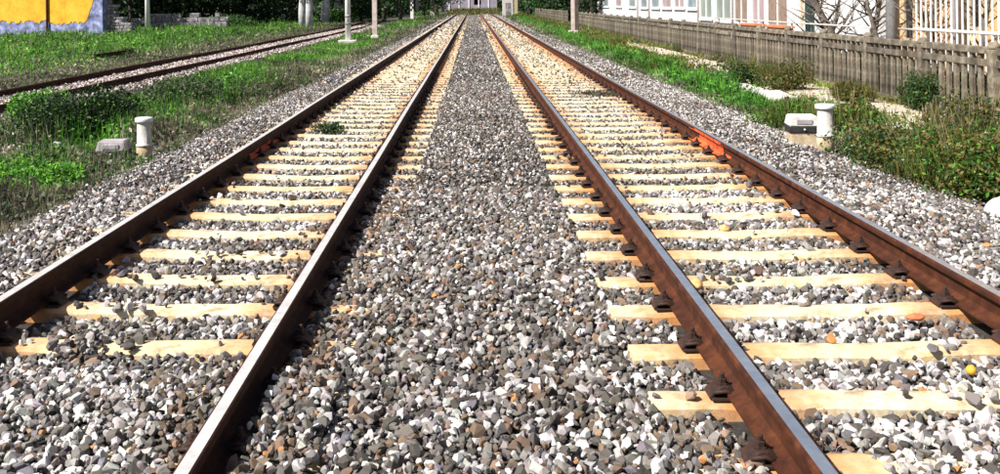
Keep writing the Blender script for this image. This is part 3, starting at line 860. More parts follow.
pole("concrete_pole", 957, 40, 17.0, 0.15, 6.5, mottled("grey pole paint", (0.30, 0.30, 0.33), (0.46, 0.46, 0.50), 4, 0.7), "slimmer grey pole in front of the salmon building")

# masts beside the tracks
def arms(root, h, sidex):
    mb = MB(); mb.tube([(0, 0, h - 1.6), (sidex * 2.6, 0, h - 1.0)], 0.035, 6); mb.build("bracket_arm", M_DARKM, root)
    mb = MB(); mb.tube([(0, 0, h - 0.3), (sidex * 2.5, 0, h - 1.0)], 0.02, 6); mb.build("stay", M_DARKM, root)
MG_L = "masts and posts left of the main tracks"
def ygr(x, y, g=-0.3): return on_z(x, y, g)[1]
Y1 = ygr(348, 43); p = pole("track_mast", 348, 30, Y1, 0.30, 7, M_MAST, "white banded mast on a wide pale footing left of the tracks", foot=0.95, cat="mast", group=MG_L); arms(p, 7, 1)
for z in (1.35, 0.95):
    mb = MB(); mb.lathe([(0.158, z), (0.158, z + .12)], 14); mb.build("band", M_STONEW, p)
Y2 = ygr(375, 38); p = pole("track_mast", 375, 30, Y2, 0.28, 7, M_PINKM, "pinkish mast just right of the white banded mast", foot=0.45, cat="mast", group=MG_L, box=True); arms(p, 7, 1)
Xa, Ya = on_z(348, 43, -0.3); Xb, Yb = on_z(375, 38, -0.3)
mb = MB(); mb.tube([(Xa + .1, Ya + .2, 1.42), (Xb - .1, Yb - .25, 1.36)], 0.05, 6); mb.build("crossbar", M_PINKM, p)
Y3 = ygr(412, 19); p = pole("track_mast", 412, 10, Y3, 0.42, 7.5, M_MAST, "black and white chequered mast farther along the left grass", cat="mast", group=MG_L, box=True); arms(p, 7.5, 1)
for k in range(6):
    mb = MB(); s_ = 1 if k % 2 else -1
    mb.box(-0.20 if s_ < 0 else 0.003, -0.003 if s_ < 0 else 0.20, -0.236, -0.213, 1.05 + k * 0.32, 1.05 + (k + 1) * 0.32 - .004); mb.build("check", M_BLACK, p)
mb = MB(); mb.box(0.24, 0.9, -0.05, 0.05, 1.0, 2.6, c=.02); mb.build("signal_board", M_BLACK, p)
Y4 = ygr(432, 18); p = pole("track_mast", 432.5, 10, Y4, 0.62, 8, M_PINKM, "pale stained mast between the chequered mast and the far grey wall", cat="mast", group=MG_L, box=True); arms(p, 8, 1)
Y5 = ygr(443, 14.5); p = pole("track_mast", 443, 8, Y5, 0.62, 8, M_CONCP, "pale green-grey mast, right of the pale stained one", cat="mast", group=MG_L); arms(p, 8, 1)
Y6 = ygr(450, 12.5); p = pole("track_mast", 450, 8, Y6, 0.55, 8, M_CONCP, "farthest thin pale mast left of the tracks", cat="mast", group=MG_L); arms(p, 8, 1)
MG_R = "masts right of the main tracks"
Yr = ygr(575, 33, -0.2); p = pole("track_mast", 573, 20, Yr, 0.22, 7, M_PINKM, "pinkish mast with dark side in the gap of the fence", foot=0.55, cat="mast", group=MG_R, box=True); arms(p, 7, -1)
mb = MB(); mb.box(0.132, 0.34, -0.10, 0.16, 0, 7.0, c=.02); mb.build("painted_shade_side", M_DARKM, p)  # dark box added as the mast's shaded right side
Yr2 = ygr(516, 17, -0.2); p = pole("track_mast", 516, 8, Yr2, 0.45, 7.5, M_CONCT, "distant cream mast with white foot right of the tracks", foot=0.8, cat="mast", group=MG_R, box=True); arms(p, 7.5, -1)
Yr3 = ygr(490, 12, -0.2)
p = pole("lamp_pole", 147.5, 20, ygr(147.5, 32), 0.40, 8, M_MAST, "plain white pole at the grass edge right of the yellow wall", cat="pole")
p = pole("stump_post", 283, 14, ygr(283, 25.5), 0.42, 1.15, M_CONCP, "short pale stump standing alone before the dark trees", cat="post")

# ------------------------------------------------------------------ yellow wall
WY = 66.0
XL = on_y(-60, 20, WY)[0]; XRt = on_y(101, 20, WY)[0]
YW = empty("yellow_wall", (XL, WY + 2.5, -0.35), (0, 0, R(-17)), label="yellow rendered wall with paint flaked off its blue-grey foot", cat="wall")
Lw = (XRt - XL) * 1.02
mb = MB(); mb.box(0, Lw + 0.7, 0.06, 0.5, -0.3, 5.0); mb.build("wall_body", M_BLUEPL, YW)
# the surviving yellow skin: a coat of render with a ragged lower edge
def skin():
    n = 150; pts = []
    for i in range(n + 1):
        x = Lw * i / n
        px_ = -60 + 161 * i / n
        yb = 23.5 + 4.5 * (vnoise(px_, 0.0, 0.13, 3) - .5) + 3.5 * (vnoise(px_, 0, 0.5, 4) - .5)
        if 20 < px_ < 46: yb -= 2.0
        if px_ > 92: yb -= (px_ - 92) ** 1.3 * 1.4 + 3 * vnoise(px_, 0, 0.9, 8)
        pts.append((x, on_y(px_, float(yb), WY)[1] + 0.35))
    vs = []; fs = []
    for (x, z) in pts: vs += [(x, 0.035, z), (x, 0.059, z), (x, 0.035, 4.98), (x, 0.059, 4.98)]
    for i in range(n):
        a = i * 4; b = a + 4
        fs += [(a, b, b + 2, a + 2), (a, a + 1, b + 1, b)]
    fs += [(0, 2, 3, 1), (n * 4, n * 4 + 1, n * 4 + 3, n * 4 + 2)]
    mb = MB(); mb.add(vs, fs); return mb
skin().build("render_coat", M_YELLOW, YW)
mb = MB(); mb.box(-.1, Lw + 0.8, -.08, 0.64, 5.0, 5.12); mb.build("coping", M_ROOF, YW)
xp = (on_y(48, 20, WY)[0] - XL) * 1.02
mb = MB(); mb.tube([(xp, -0.06, 0.0), (xp, -0.06, 1.6), (xp - .02, -0.06, 4.9)], 0.07, 8); mb.build("drainpipe", M_RUST, YW)
# broken grey stone pier and rubble wall right of it
def rubble(name, px0, px1, Y, top_px, label, th=0.6, seed=1, coarse=0.42):
    r = random.Random(seed)
    X0, X1 = on_y(px0, 20, Y)[0], on_y(px1, 20, Y)[0]
    root = empty(name, (X0, Y, -0.35), label=label, cat="stone wall")
    mb0 = MB(); zt_min = 99
    cells = []; z = 0; row = 0; Wt = X1 - X0
    while z < 4.2:
        h = r.uniform(0.55, 0.95) * coarse * 0.7; x = -r.uniform(0, .5) * coarse
        while x < Wt:
            w = r.uniform(0.5, 1.6) * coarse; xm = min(max(x + w / 2, 0), Wt)
            tp = on_y(px0 + (px1 - px0) * xm / Wt, top_px(xm / Wt), Y)[1] + 0.35
            if z + h * .5 < tp: cells.append((max(x, 0), max(x, 0) + w * .94, z + r.uniform(0, .04), z + h * r.uniform(.86, 1.02)))
            x += w
        z += h
    for (a, b, c, d) in cells[:290]:
        mb = MB(); e = r.uniform(0, .08)
        mb.box(a, b, -e, th + e, c, d, c=0.03)
        mb.build("wall_stone", M_STONEW, root)
    mb = MB(); mb.box(0.1, X1 - X0 - .1, 0.08, th - .08, -0.2, 0.6); mb.build("core", M_STONEW, root)
    return root
rubble("stone_wall", 101, 129, 65.6, lambda t: -14 + 40 * t ** 0.8 + 4 * math.sin(t * 23), "ragged grey broken stone wall against the yellow wall's right end", 0.9, 2, 0.38)
rubble("stone_wall", 131, 222, 84, lambda t: 15 + 2.5 * math.sin(t * 25) + 2 * math.sin(t * 57), "low grey stone wall under the dark trees behind the white pole", 0.5, 3, 0.7)

# ------------------------------------------------------------------ far end: pale wall across the line, buildings
FY = 185
X0, _ = on_y(446, 3, FY); X1, _ = on_y(497, 3, FY)
FB = empty("end_building", (X0, FY, 0), label="pale lilac-grey building closing the view where the rails vanish", cat="building")
Lf = X1 - X0
xo = on_y(474, 3, FY)[0] - X0; xo2 = on_y(481, 3, FY)[0] - X0
zo = on_y(477, 5.0, FY)[1]; zt = 2.6
mb = MB()
mb.box(0, xo, 0, 8, -0.5, 7); mb.box(xo2, Lf, 0, 8, -0.5, 7); mb.box(xo, xo2, 0.003, 7.9, -0.5, zo); mb.box(xo, xo2, 0.003, 7.9, zt, 6.99)
mb.build("wall", M_GREYW, FB)
mb = MB(); mb.box(xo + .003, xo2 - .003, 1.2, 1.4, zo, zt); mb.build("opening", M_VOID, FB)
mb = MB(); mb.box(-.4, Lf + .4, -.4, 8.4, 7.0, 7.4); mb.build("roof", M_ROOF, FB)
for k in range(5):
    mb = MB(); xx = 0.5 + k * Lf / 5.2; mb.box(xx, xx + .22, -.1, -.003, -.4, 6.9); mb.build("pilaster", M_WHITEW, FB)
Xg, _ = on_y(503, 3, 120); Xg2, _ = on_y(513, 3, 120)
G = empty("trackside_hut", (Xg, 120, -0.2), label="small pale grey hut beside the far masts right of the tracks", cat="hut")
mb = MB(); mb.box(0, Xg2 - Xg, 0, 2.5, 0, 2.7); mb.build("wall", M_CONCP, G)
mb = MB(); mb.box(-.15, Xg2 - Xg + .15, -.15, 2.65, 2.7, 2.85); mb.build("roof", M_STONEW, G)
mb = MB(); mb.box(.3, .9, -.05, -.003, 0.05, 1.9); mb.build("door", M_STONEW, G)

# ------------------------------------------------------------------ vegetation
def leaf_cloud(P, S, C, blade=False, upright=0.5, rng=RNG):
    n = len(P)
    if blade:
        th = rng.uniform(0, 2 * np.pi, n); lean = rng.normal(0, 0.35, n)
        c, s_ = np.cos(th), np.sin(th); cl, sl = np.cos(lean), np.sin(lean)
        Rm = np.zeros((n, 3, 3))
        Rm[:, 0, 0] = c; Rm[:, 0, 1] = -s_ * cl; Rm[:, 0, 2] = s_ * sl
        Rm[:, 1, 0] = s_; Rm[:, 1, 1] = c * cl; Rm[:, 1, 2] = -c * sl
        Rm[:, 2, 1] = sl; Rm[:, 2, 2] = cl
        return instances([BLADE], P, S, Rm, C, np.zeros(n, int))
    return instances([LEAF], P, S, rand_rot(n, rng), C, np.zeros(n, int))
G_LUSH = 1.15 * np.array([(0.04, 0.16, 0.014), (0.075, 0.25, 0.022), (0.18, 0.36, 0.045), (0.025, 0.08, 0.012), (0.12, 0.30, 0.03)])
G_DRY = 1.1 * np.array([(0.17, 0.14, 0.10), (0.28, 0.24, 0.18), (0.12, 0.11, 0.07), (0.14, 0.16, 0.08), (0.07, 0.08, 0.05)])
G_OLIVE = np.array([(0.09, 0.11, 0.02), (0.15, 0.15, 0.03), (0.20, 0.14, 0.04), (0.05, 0.10, 0.02)])
G_DARK = np.array([(0.012, 0.035, 0.008), (0.02, 0.06, 0.012), (0.03, 0.085, 0.015), (0.015, 0.03, 0.01)])  # dark greens; on the trees they also carry painted canopy shade
MAST_XY = [on_z(348, 43, -0.3), on_z(375, 38, -0.3), on_z(412, 19, -0.3), on_z(575, 33, -.2), on_z(144.5, 161, -.2), on_z(114, 161, -.2), on_z(825, 152, -.12)]
def pick_cols(pal, n, rng=RNG):
    return pal[rng.integers(0, len(pal), n)] * rng.uniform(0.75, 1.25, (n, 1))
def join(parts):
    off = 0; V = []; F = []; C = []
    for v, f, c in parts: V.append(v); F.append(f + off); C.append(c); off += len(v)
    return np.concatenate(V), np.concatenate(F), np.concatenate(C)

def clumpy(C, X, Y):
    f = fbm(X, Y, 0.75, 101); g = fbm(X, Y, 2.2, 105)
    k = 0.75 + 0.9 * smooth(0.3, 0.7, f) ; k = k * (0.7 + 0.6 * smooth(0.35, 0.65, g))
    return np.clip(C * k[:, None], 0.004, 0.6)
def ground_cover(name, label, xr, yr, dens_fn, size_fn, hfun, colfun, n, ypow=1.7, blade_frac=0.28):
    X = RNG.uniform(xr[0], xr[1], n); Y = yr[0] + RNG.random(n) ** ypow * (yr[1] - yr[0])
    k = (X > -0.53 * Y - 1.5) & (X < 0.60 * Y + 1.0) & (RNG.random(n) < dens_fn(X, Y))
    for (mx, my) in MAST_XY:        # trodden ground around feet of masts and posts
        k &= ~((np.abs(X - mx) < 0.16 + my * .012) & (Y > my - .22 - my * my * .0012) & (Y < my + .3))
    X, Y = X[k], Y[k]; m = len(X)
    H = hfun(X, Y); u = RNG.random(m)
    bl = RNG.random(m) < blade_frac
    Z = ground_z(X, Y) + np.where(bl, 0.0, H * u)
    s0 = size_fn(Y) * RNG.uniform(0.7, 1.3, m)
    C = clumpy(colfun(X, Y, m), X, Y)
    parts = []
    i = np.nonzero(~bl)[0]
    parts.append(leaf_cloud(np.stack([X, Y, Z], 1)[i], s0[i][:, None] * np.ones((1, 3)), C[i]))
    i = np.nonzero(bl)[0]
    S = np.stack([s0[i] * 0.9, s0[i] * 1.5, H[i] * 1.15 + s0[i] * .8], 1)
    parts.append(leaf_cloud(np.stack([X, Y, Z], 1)[i], S, C[i], True))
    v, f, c = join(parts)
    return link(name, np_mesh(name, v, f, c, M_LEAF), kind="stuff", label=label)

def left_edge(Y): return -3.55 - 0.15 * np.sin(Y * 0.4)
def col_left(X, Y, m):
    lush = pick_cols(G_LUSH, m); dry = pick_cols(G_DRY, m); dark = pick_cols(G_DARK, m) * 1.8
    f = fbm(X, Y, 0.45, 71)
    d = (1 - smooth(0.2, 1.1, (-X - 4.0))) * 0.9 + smooth(0.5, 0.62, f) * 0.8
    c = np.where((RNG.random(m) < d)[:, None], dry, lush)
    return np.where((RNG.random(m) < smooth(0.55, 0.75, fbm(X, Y, 0.8, 78)) * .5)[:, None], dark, c)
def dens_left(X, Y):
    return np.maximum(dens_left0(X, Y), smooth(2.95, 3.8, -X) * (0.08 + 0.75 * smooth(0.36, 0.56, fbm(X, Y, 1.0, 79))))
def dens_left0(X, Y):
    e_ = 0.45 * (1 - smooth(13, 26, Y))
    d = smooth(3.3, 4.1, -X - e_) * (0.30 + 0.70 * smooth(3.8, 4.5, -X - e_))
    d = d * np.where((X < -6.2) & (Y < 25), 0.04 + 0.5 * smooth(0.5, 0.6, fbm(X, Y, 0.8, 73)), 1.0)
    return d * (0.35 + 0.65 * smooth(0.3, 0.5, fbm(X, Y, 1.1, 72)))
def h_left(X, Y):
    return (1 - 0.72 * smooth(20, 36, Y)) * (0.04 + 0.34 * smooth(0.38, 0.68, fbm(X, Y, 0.9, 74))) * smooth(3.4, 4.7, -X) * (0.35 + .65 * (1 - smooth(6.8, 7.9, -X))) + 0.02
ground_cover("grass", "lush green grass and weeds between the left track and the side track", (-7.75, -3.3), (7.5, 60), dens_left, lambda Y: 0.042 + 0.0026 * Y, h_left, col_left, 150000, 1.9)
ground_cover("grass", "green grass strip far along the left of the main tracks", (-8.0, -3.4), (55, 150), lambda X, Y: 0.9 * smooth(3.3, 4.2, -X), lambda Y: 0.10 + 0.0016 * Y, lambda X, Y: 0.08 + 0.15 * fbm(X, Y, 0.3, 75), col_left, 16000, 1.0)
def col_back(X, Y, m):
    lush = pick_cols(G_LUSH, m) * 0.95; dry = pick_cols(G_DRY, m) * 0.8
    t = (1 - smooth(12.0, 16, -X)) * 0.8 + 0.12
    return np.where((RNG.random(m) < t)[:, None], dry, lush)
ground_cover("grass", "low grey-green growth rising to bright grass before the yellow wall", (-46, -9.6), (18, 112), lambda X, Y: 0.9 + 0 * X, lambda Y: 0.05 + 0.0025 * Y,
             lambda X, Y: 0.05 + 0.5 * smooth(11.5, 17, -X) * smooth(0.35, 0.75, fbm(X, Y, 0.5, 76)), col_back, 230000, 1.5)
def col_right(X, Y, m):
    lush = pick_cols(G_LUSH, m) * np.array([0.8, 0.95, 0.9]); ol = pick_cols(G_OLIVE, m); dry = pick_cols(G_DRY, m) * 1.1
    t = np.clip(smooth(5.2, 6.2, X) * 0.85 + smooth(.5, .65, fbm(X, Y, .5, 88)) * .4, 0, .95)
    c = np.where((RNG.random(m) < t)[:, None], ol, lush)
    e = (1 - smooth(4.0, 4.7, X)) * 0.8
    return np.where((RNG.random(m) < e)[:, None], dry, c)
def dens_right(X, Y):
    d = np.maximum(smooth(3.5, 4.5, X), smooth(3.0, 3.8, X) * (0.05 + 0.6 * smooth(15, 24, Y) * smooth(0.36, 0.56, fbm(X, Y, 1.0, 89))))
    path = (X > 6.3) * (X < 7.3) * (Y < 45)
    d = d * np.where(path > 0, 0.14 * smooth(0.45, 0.6, fbm(X, Y, 0.7, 83)) + 0.02, 1)
    d = d * np.where((X > 5.4) & (X < 6.3) & (Y < 28), 0.2 + .6 * smooth(0.45, 0.6, fbm(X, Y, 0.9, 85)), 1)
    return d * (0.5 + 0.5 * smooth(0.3, 0.5, fbm(X, Y, 1.1, 82)))
def h_right(X, Y): return np.where((X > 5.3) & (Y < 26), 0.35, 1.0) * (1 - 0.5 * smooth(22, 45, Y)) * (0.05 + 0.32 * smooth(0.35, 0.7, fbm(X, Y, 0.7, 84))) * smooth(3.9, 4.9, X) + 0.02
ground_cover("grass", "deep green grass band and olive weeds between right track and fence", (3.1, 7.45), (12.5, 60), dens_right, lambda Y: 0.04 + 0.0024 * Y, h_right, col_right, 100000, 1.5)
ground_cover("grass", "green grass strip far along the right of the main tracks", (3.6, 7.4), (55, 150), lambda X, Y: smooth(3.3, 4.2, X), lambda Y: 0.10 + 0.0016 * Y, lambda X, Y: 0.15 + 0.2 * fbm(X, Y, 0.3, 86), col_right, 14000, 1.0)
ground_cover("weeds", "brown weeds growing over the far end of the tracks", (-4.0, 4.5), (146, 180), lambda X, Y: 0.8 + 0 * X, lambda Y: 0.3 + 0 * Y, lambda X, Y: 0.35 + .3 * fbm(X, Y, .4, 87), lambda X, Y, m: pick_cols(G_OLIVE, m), 3500, 1.0)

M_STALK = mottled("dry weed stalk", (0.09, 0.075, 0.035), (0.22, 0.17, 0.08), 9, 0.9)
def bush(name, x, y, z, w, h, pal, n, leaf, label, cat="bush", flowers=0, dpt=None, stems=6, group=None, blade=0.0, pal2=None, mix2=0.0):
    X0, Y0 = on_z(x, y, z); g = z if name == "track_weed" else float(ground_z(X0, Y0))
    root = empty(name, (X0, Y0, g), label=label, cat=cat, group=group)
    rs = random.Random(int(x * 7 + y)); tall = name == "weed_bush"
    if tall: stems = 16; n = int(n * .8); leaf *= 1.25
    lobes = [(rs.uniform(-.34, .34) * w, rs.uniform(-.3, .3) * (dpt or w), rs.uniform(.25, .62) * h, rs.uniform(.25, .42)) for _ in range(9)]
    per = n // len(lobes); Ps = []
    for (lx, ly, lz, lr) in lobes:
        d = RNG.normal(size=(per, 3)); d /= np.linalg.norm(d, axis=1)[:, None]
        rr = RNG.random(per) ** 0.45
        p_ = d * rr[:, None] * np.array([lr * w, lr * (dpt or w), lr * h * 1.15]) + np.array([lx, ly, lz])
        Ps.append(p_)
    P_ = np.concatenate(Ps); P_ = P_[P_[:, 2] > -0.02]; m = len(P_)
    C = pick_cols(pal, m)
    if pal2 is not None: C = np.where((RNG.random(m) < mix2)[:, None], pick_cols(pal2, m), C)
    S = leaf * RNG.uniform(.6, 1.4, (m, 1)) * np.ones((1, 3))
    nb = int(m * blade)
    parts = [leaf_cloud(P_[nb:], S[nb:], C[nb:])]
    if nb: parts.append(leaf_cloud(P_[:nb] * np.array([1, 1, .7]), S[:nb] * np.array([.7, 1.5, 3.2]), C[:nb], True))
    v, f, c = join(parts)
    link("foliage", np_mesh("foliage", v, f, c, M_LEAF), root)
    mb = MB()
    for k in range(stems):
        a = rs.uniform(0, 6.28); rr = rs.uniform(.1, .35) * w
        if tall: rr *= 1.25
        mb.tube([(0.02 * math.cos(a), 0.02 * math.sin(a), -0.03), (rr * .5 * math.cos(a), rr * .5 * math.sin(a), h * .4), (rr * math.cos(a), rr * math.sin(a), h * (rs.uniform(.9, 1.25) if tall else .85))], [leaf * (.09 if tall else .16), leaf * (.07 if tall else .12), leaf * .04], 5)
    mb.build("stem", M_STALK if tall else M_BARK, root)
    if flowers:
        P2 = P_[RNG.choice(m, flowers, replace=False)] * np.array([1.05, 1.05, 1.08])
        v, f, c = instances(T_FAR[:3], P2, np.full((flowers, 3), leaf * .7), rand_rot(flowers), np.tile(np.array([[.78, .76, .66]]), (flowers, 1)), RNG.integers(0, 3, flowers))
        link("flowers", np_mesh("flowers", v, f, c, M_LEAF), root, kind="stuff")
    return root
MIX1 = np.concatenate([G_DARK * 1.5, G_LUSH[:2]])
bush("bush", 34, 132, -0.28, 0.9, 0.70, G_LUSH * 1.2, 6000, 0.06, "added bright green leaves standing in for the sunlit left rim of the big dark bush")  # added clump; its bright palette paints sunlit leaves of the dark bush
bush("bush", 78, 140, -0.28, 1.6, 0.85, G_DARK * 0.85, 13000, 0.055, "dark green rounded bush in the left grass beside the side track", pal2=G_LUSH, mix2=.12)
bush("bush", 186, 110, -0.25, 1.3, 0.72, G_DARK * 2.2, 7000, 0.06, "smaller dull green bush behind the left white post", pal2=G_DRY, mix2=.3)
bush("bush", 236, 96, -0.25, 1.7, 0.55, G_LUSH, 4000, 0.06, "bright green bushy clump at the inner edge of the left grass", pal2=G_DARK * 2, mix2=.25)
bush("bush", 25, 185, -0.25, 1.3, 0.34, G_LUSH * 1.25, 7000, 0.05, "low bright green broad-leaved clump at the left edge of the photo")
bush("bush", 168, 134, -0.27, 1.2, 0.36, G_LUSH * 1.2, 5000, 0.05, "low fresh green clump just behind the left white post", pal2=G_DARK * 2, mix2=.2)
bush("weed_bush", 968, 196, -0.18, 1.2, 0.78, G_OLIVE * 1.2, 9000, 0.040, "brown-green flowering weed bush nearest the right edge", flowers=60, blade=.3, pal2=G_LUSH, mix2=.3)
bush("weed_bush", 918, 178, -0.18, 1.1, 0.70, G_OLIVE * 1.2, 7500, 0.040, "brown-green weed bush sprinkled with white flowers right of the right post", flowers=70, blade=.3, pal2=G_DARK * 2.5, mix2=.35)
bush("weed_bush", 876, 162, -0.18, 0.9, 0.48, G_DRY, 3500, 0.038, "dry pale-flowered low weeds just right of the right post", flowers=90, blade=.35, pal2=G_LUSH, mix2=.25)
bush("weed_bush", 985, 150, -0.18, 1.3, 0.75, G_OLIVE * 1.2, 6000, 0.05, "olive brown bush behind the nearest weed bush at the right edge", flowers=25, blade=.3, pal2=G_DRY, mix2=.3)
bush("weed_bush", 846, 141, -0.18, 0.8, 0.6, G_OLIVE * 1.2, 5500, 0.05, "olive weeds directly behind the right post", flowers=10, blade=.4, pal2=G_LUSH, mix2=.3)
bush("weed_bush", 792, 132, -0.18, 0.9, 0.45, G_OLIVE, 3600, 0.05, "yellow-green weeds behind the right junction box", blade=.4, pal2=G_LUSH, mix2=.5)
bush("shrub", 935, 112, -0.20, 0.85, 0.72, G_DARK * 1.8, 4200, 0.06, "dark green shrub growing up the near part of the fence", pal2=G_OLIVE, mix2=.2)
bush("shrub", 744, 87, -0.20, 1.0, 0.75, G_DARK * 2, 2600, 0.065, "small green shrub before the fence left of the pale slabs", pal2=G_OLIVE, mix2=.4)
bush("shrub", 795, 92, -0.20, 1.1, 0.75, G_OLIVE, 2600, 0.07, "olive tuft against the fence above the junction box", blade=.3)
bush("shrub", 858, 104, -0.20, 0.8, 0.42, G_OLIVE, 2200, 0.06, "olive tuft against the fence behind the right post", blade=.4)
bush("track_weed", 327, 133, -0.03, 0.42, 0.17, G_DARK * 1.6, 900, 0.035, "small dark green weed growing between the left track's rails", "weed", stems=3)
bush("track_weed", 598, 95, -0.02, 0.9, 0.08, G_DRY * .7, 900, 0.04, "flat faded grey-green weed between the right track's rails", "weed", stems=2)
bush("bush", 228, 29, -0.3, 4.2, 1.4, G_DARK * 2.2, 3500, 0.20, "dark green round bush under the black trees left of the pale stump", pal2=G_LUSH, mix2=.15)
bush("bush", 300, 22, -0.3, 5.0, 1.0, G_LUSH, 2500, 0.25, "bright green bushes around the pale trunks")
bush("bush", 338, 24, -0.3, 4.6, 1.75, G_LUSH * .8, 2500, 0.25, "bright green bushes before the white box standing in for sky", pal2=G_DARK, mix2=.3)
bush("bush", 425, 17, -0.3, 3.4, 1.1, G_DARK * 2.5, 2000, 0.22, "dark green bushes at the foot of the far masts", pal2=G_LUSH, mix2=.3)
bush("bush", 455, 11.5, -0.3, 5.5, 1.4, G_DARK * 2.5, 2000, 0.3, "dull green bushes at the left end of the far grey building", pal2=G_OLIVE, mix2=.3)
bush("bush", 498, 13, -0.2, 3.0, 1.4, G_LUSH * .7, 2000, 0.22, "green bushes between the rails' vanishing point and the far hut", pal2=G_DARK, mix2=.3)

Xh, _ = on_y(334, 3, 106); Xh2, _ = on_y(342, 3, 106)  # white box added where bright sky shows between the trees
H_ = empty("sky_gap_box", (Xh, 106, -0.3), label="white box standing in for bright sky between the pale trunks and the white mast", cat="hut")
mb = MB(); mb.box(0, Xh2 - Xh, 0, 2.5, 0, 2.9); mb.build("wall", M_MAST, H_)
mb = MB(); mb.box(-.15, Xh2 - Xh + .15, -.15, 2.65, 2.9, 3.05); mb.build("roof", M_ROOF, H_)
def tree(x, Y, h, w, trunk_h, pal, n, label, bark=M_BARKD, tr=0.22, low=1.2, name="tree", lean=0.0, group=None, leaf=0.4):
    X0, _ = on_y(x, 10, Y); g = float(ground_z(X0, Y))
    root = empty(name, (X0, Y, g), label=label, cat="tree", group=group)
    rs = random.Random(int(x * 13 + Y))
    mb = MB(); top = Vector((lean, 0, trunk_h))
    mb.tube([(0, 0, -.2), (lean * .3 + rs.uniform(-.1, .1), 0, trunk_h * .5), top, (lean * 1.3, 0, h * .8)], [tr * 1.25, tr, tr * .8, tr * .2], 9)
    mb.build("trunk", bark, root)
    mb = MB()
    for k in range(7):
        a = k * 0.9 + rs.uniform(-.3, .3); zz = rs.uniform(.75, 1.3) * trunk_h; L = rs.uniform(.3, .46) * w
        mb.tube([(lean * zz / trunk_h, 0, zz), (lean + math.cos(a) * L * .5, math.sin(a) * L * .5, zz + L * .35), (lean + math.cos(a) * L, math.sin(a) * L, zz + L * .8)], [tr * .45, tr * .3, tr * .08], 6)
    mb.build("limb", bark, root)
    if n:
        Ps = []; per = n // 16
        for k in range(16):
            a = rs.uniform(0, 6.28); rr = rs.uniform(.05, .36) * w
            c = np.array([lean + rr * math.cos(a), rr * math.sin(a), rs.uniform(low + .16 * w, h - .12 * w)])
            q = RNG.normal(size=(per, 3)); q /= np.linalg.norm(q, axis=1)[:, None]
            Ps.append(c + q * (RNG.random(per) ** .4)[:, None] * np.array([.2, .2, .16]) * w)
        P_ = np.concatenate(Ps); P_ = P_[P_[:, 2] > low * .6]; m = len(P_)
        v, f, c = leaf_cloud(P_, leaf * RNG.uniform(.6, 1.4, (m, 1)) * np.ones((1, 3)), pick_cols(pal, m))
        link("crown", np_mesh("crown", v, f, c, M_LEAF), root)
    return root
TG = "dark trees behind the side track"
tspec = [(116, 82, 7, 6, "dark tree rising behind the ragged end of the yellow wall"),
         (130, 88, 8, 6, "dark tree just left of the plain white pole"),
         (166, 92, 8, 8, "dark tree just right of the plain white pole"),
         (186, 90, 9, 9, "dark tree over the middle of the low grey stone wall"),
         (212, 92, 8, 8, "dark tree over the right end of the low grey stone wall"),
         (243, 96, 9, 9, "dark tree behind the dark green round bush"),
         (268, 98, 9, 9, "dark tree just left of the pale stump"),
         (291, 104, 8, 8, "dark tree between the pale stump and the pale trunks")]
for (x, Y, h, w, lb) in tspec:
    tree(x, Y, h, w, 2.4, G_DARK, 2600, lb, low=0.9, group=TG)
tree(303, 86, 8, 6, 3.2, G_LUSH * .5, 1600, "pale-barked tree, left one of the pale trunks", M_BARKP, .33, 2.4, group="pale trunks left of the white mast")
tree(309.5, 84, 8, 6, 3.2, G_LUSH * .5, 1600, "pale-barked tree, middle one of the pale trunks", M_BARKP, .30, 2.4, group="pale trunks left of the white mast")
tree(325, 100, 8, 6, 3.2, G_LUSH * .5, 1600, "greyish thicker tree, rightmost of the pale trunks", M_BARKP, .42, 2.6, group="pale trunks left of the white mast", lean=.3)
for (x, Y, h, w, lb) in [(360, 105, 8, 8, "dark tree between the white banded and pinkish masts"), (384, 112, 8, 9, "dark tree right of the pinkish mast"), (400, 125, 9, 9, "dark tree left of the chequered mast"), (424, 140, 9, 9, "dark tree right of the chequered mast"),
                        (437, 160, 9, 10, "far dark tree behind the pale stained mast")]:
    tree(x, Y, h, w, 2.2, G_DARK * 1.3, 2200, lb, low=0.5, group="dark trees behind the left masts")
for (x, Y, h, w, lb) in [(522, 135, 8, 8, "dark green tree right of the distant cream mast"), (537, 122, 8, 8, "dark green tree over the far end of the fence"), (552, 108, 8, 8, "dark green tree behind the far fence stretch"),
                        (566, 96, 8, 8, "dark green tree behind the pinkish mast"), (584, 88, 8, 7, "blackish tree in the fence gap against the white building")]:
    tree(x + 8, Y, h, w, 2.2, G_DARK * (1.6 if x < 560 else .8), 2600, lb, low=0.4, group="dark trees beyond the far fence")

# leaf walls closing the view; the hedge is added as dark canopy shade
def wood(name, label, pts, h, dens, leaf, pal):
    Ps = []
    for (x0, y0), (x1, y1) in zip(pts[:-1], pts[1:]):
        L = math.hypot(x1 - x0, y1 - y0); n = int(L * h * dens)
        t = RNG.random(n); z = RNG.random(n) * h
        top = h * (0.65 + .35 * vnoise(x0 + (x1 - x0) * t, y0 + (y1 - y0) * t, .25, 91)); z = np.minimum(z, top)
        Ps.append(np.stack([x0 + (x1 - x0) * t + RNG.normal(0, .9, n), y0 + (y1 - y0) * t + RNG.normal(0, .9, n), z - .3], 1))
    P_ = np.concatenate(Ps); m = len(P_)
    v, f, c = leaf_cloud(P_, leaf * RNG.uniform(.6, 1.4, (m, 1)) * np.ones((1, 3)), pick_cols(pal, m))
    link(name, np_mesh(name, v, f, c, M_LEAF), kind="stuff", label=label)
wood("hedge", "added black-green leaf strip for canopy shade directly behind the grey stone wall", [(-40, 78), (-32, 88), (-23, 92), (-17.5, 104)], 2.2, 60, .34, G_DARK * .8)
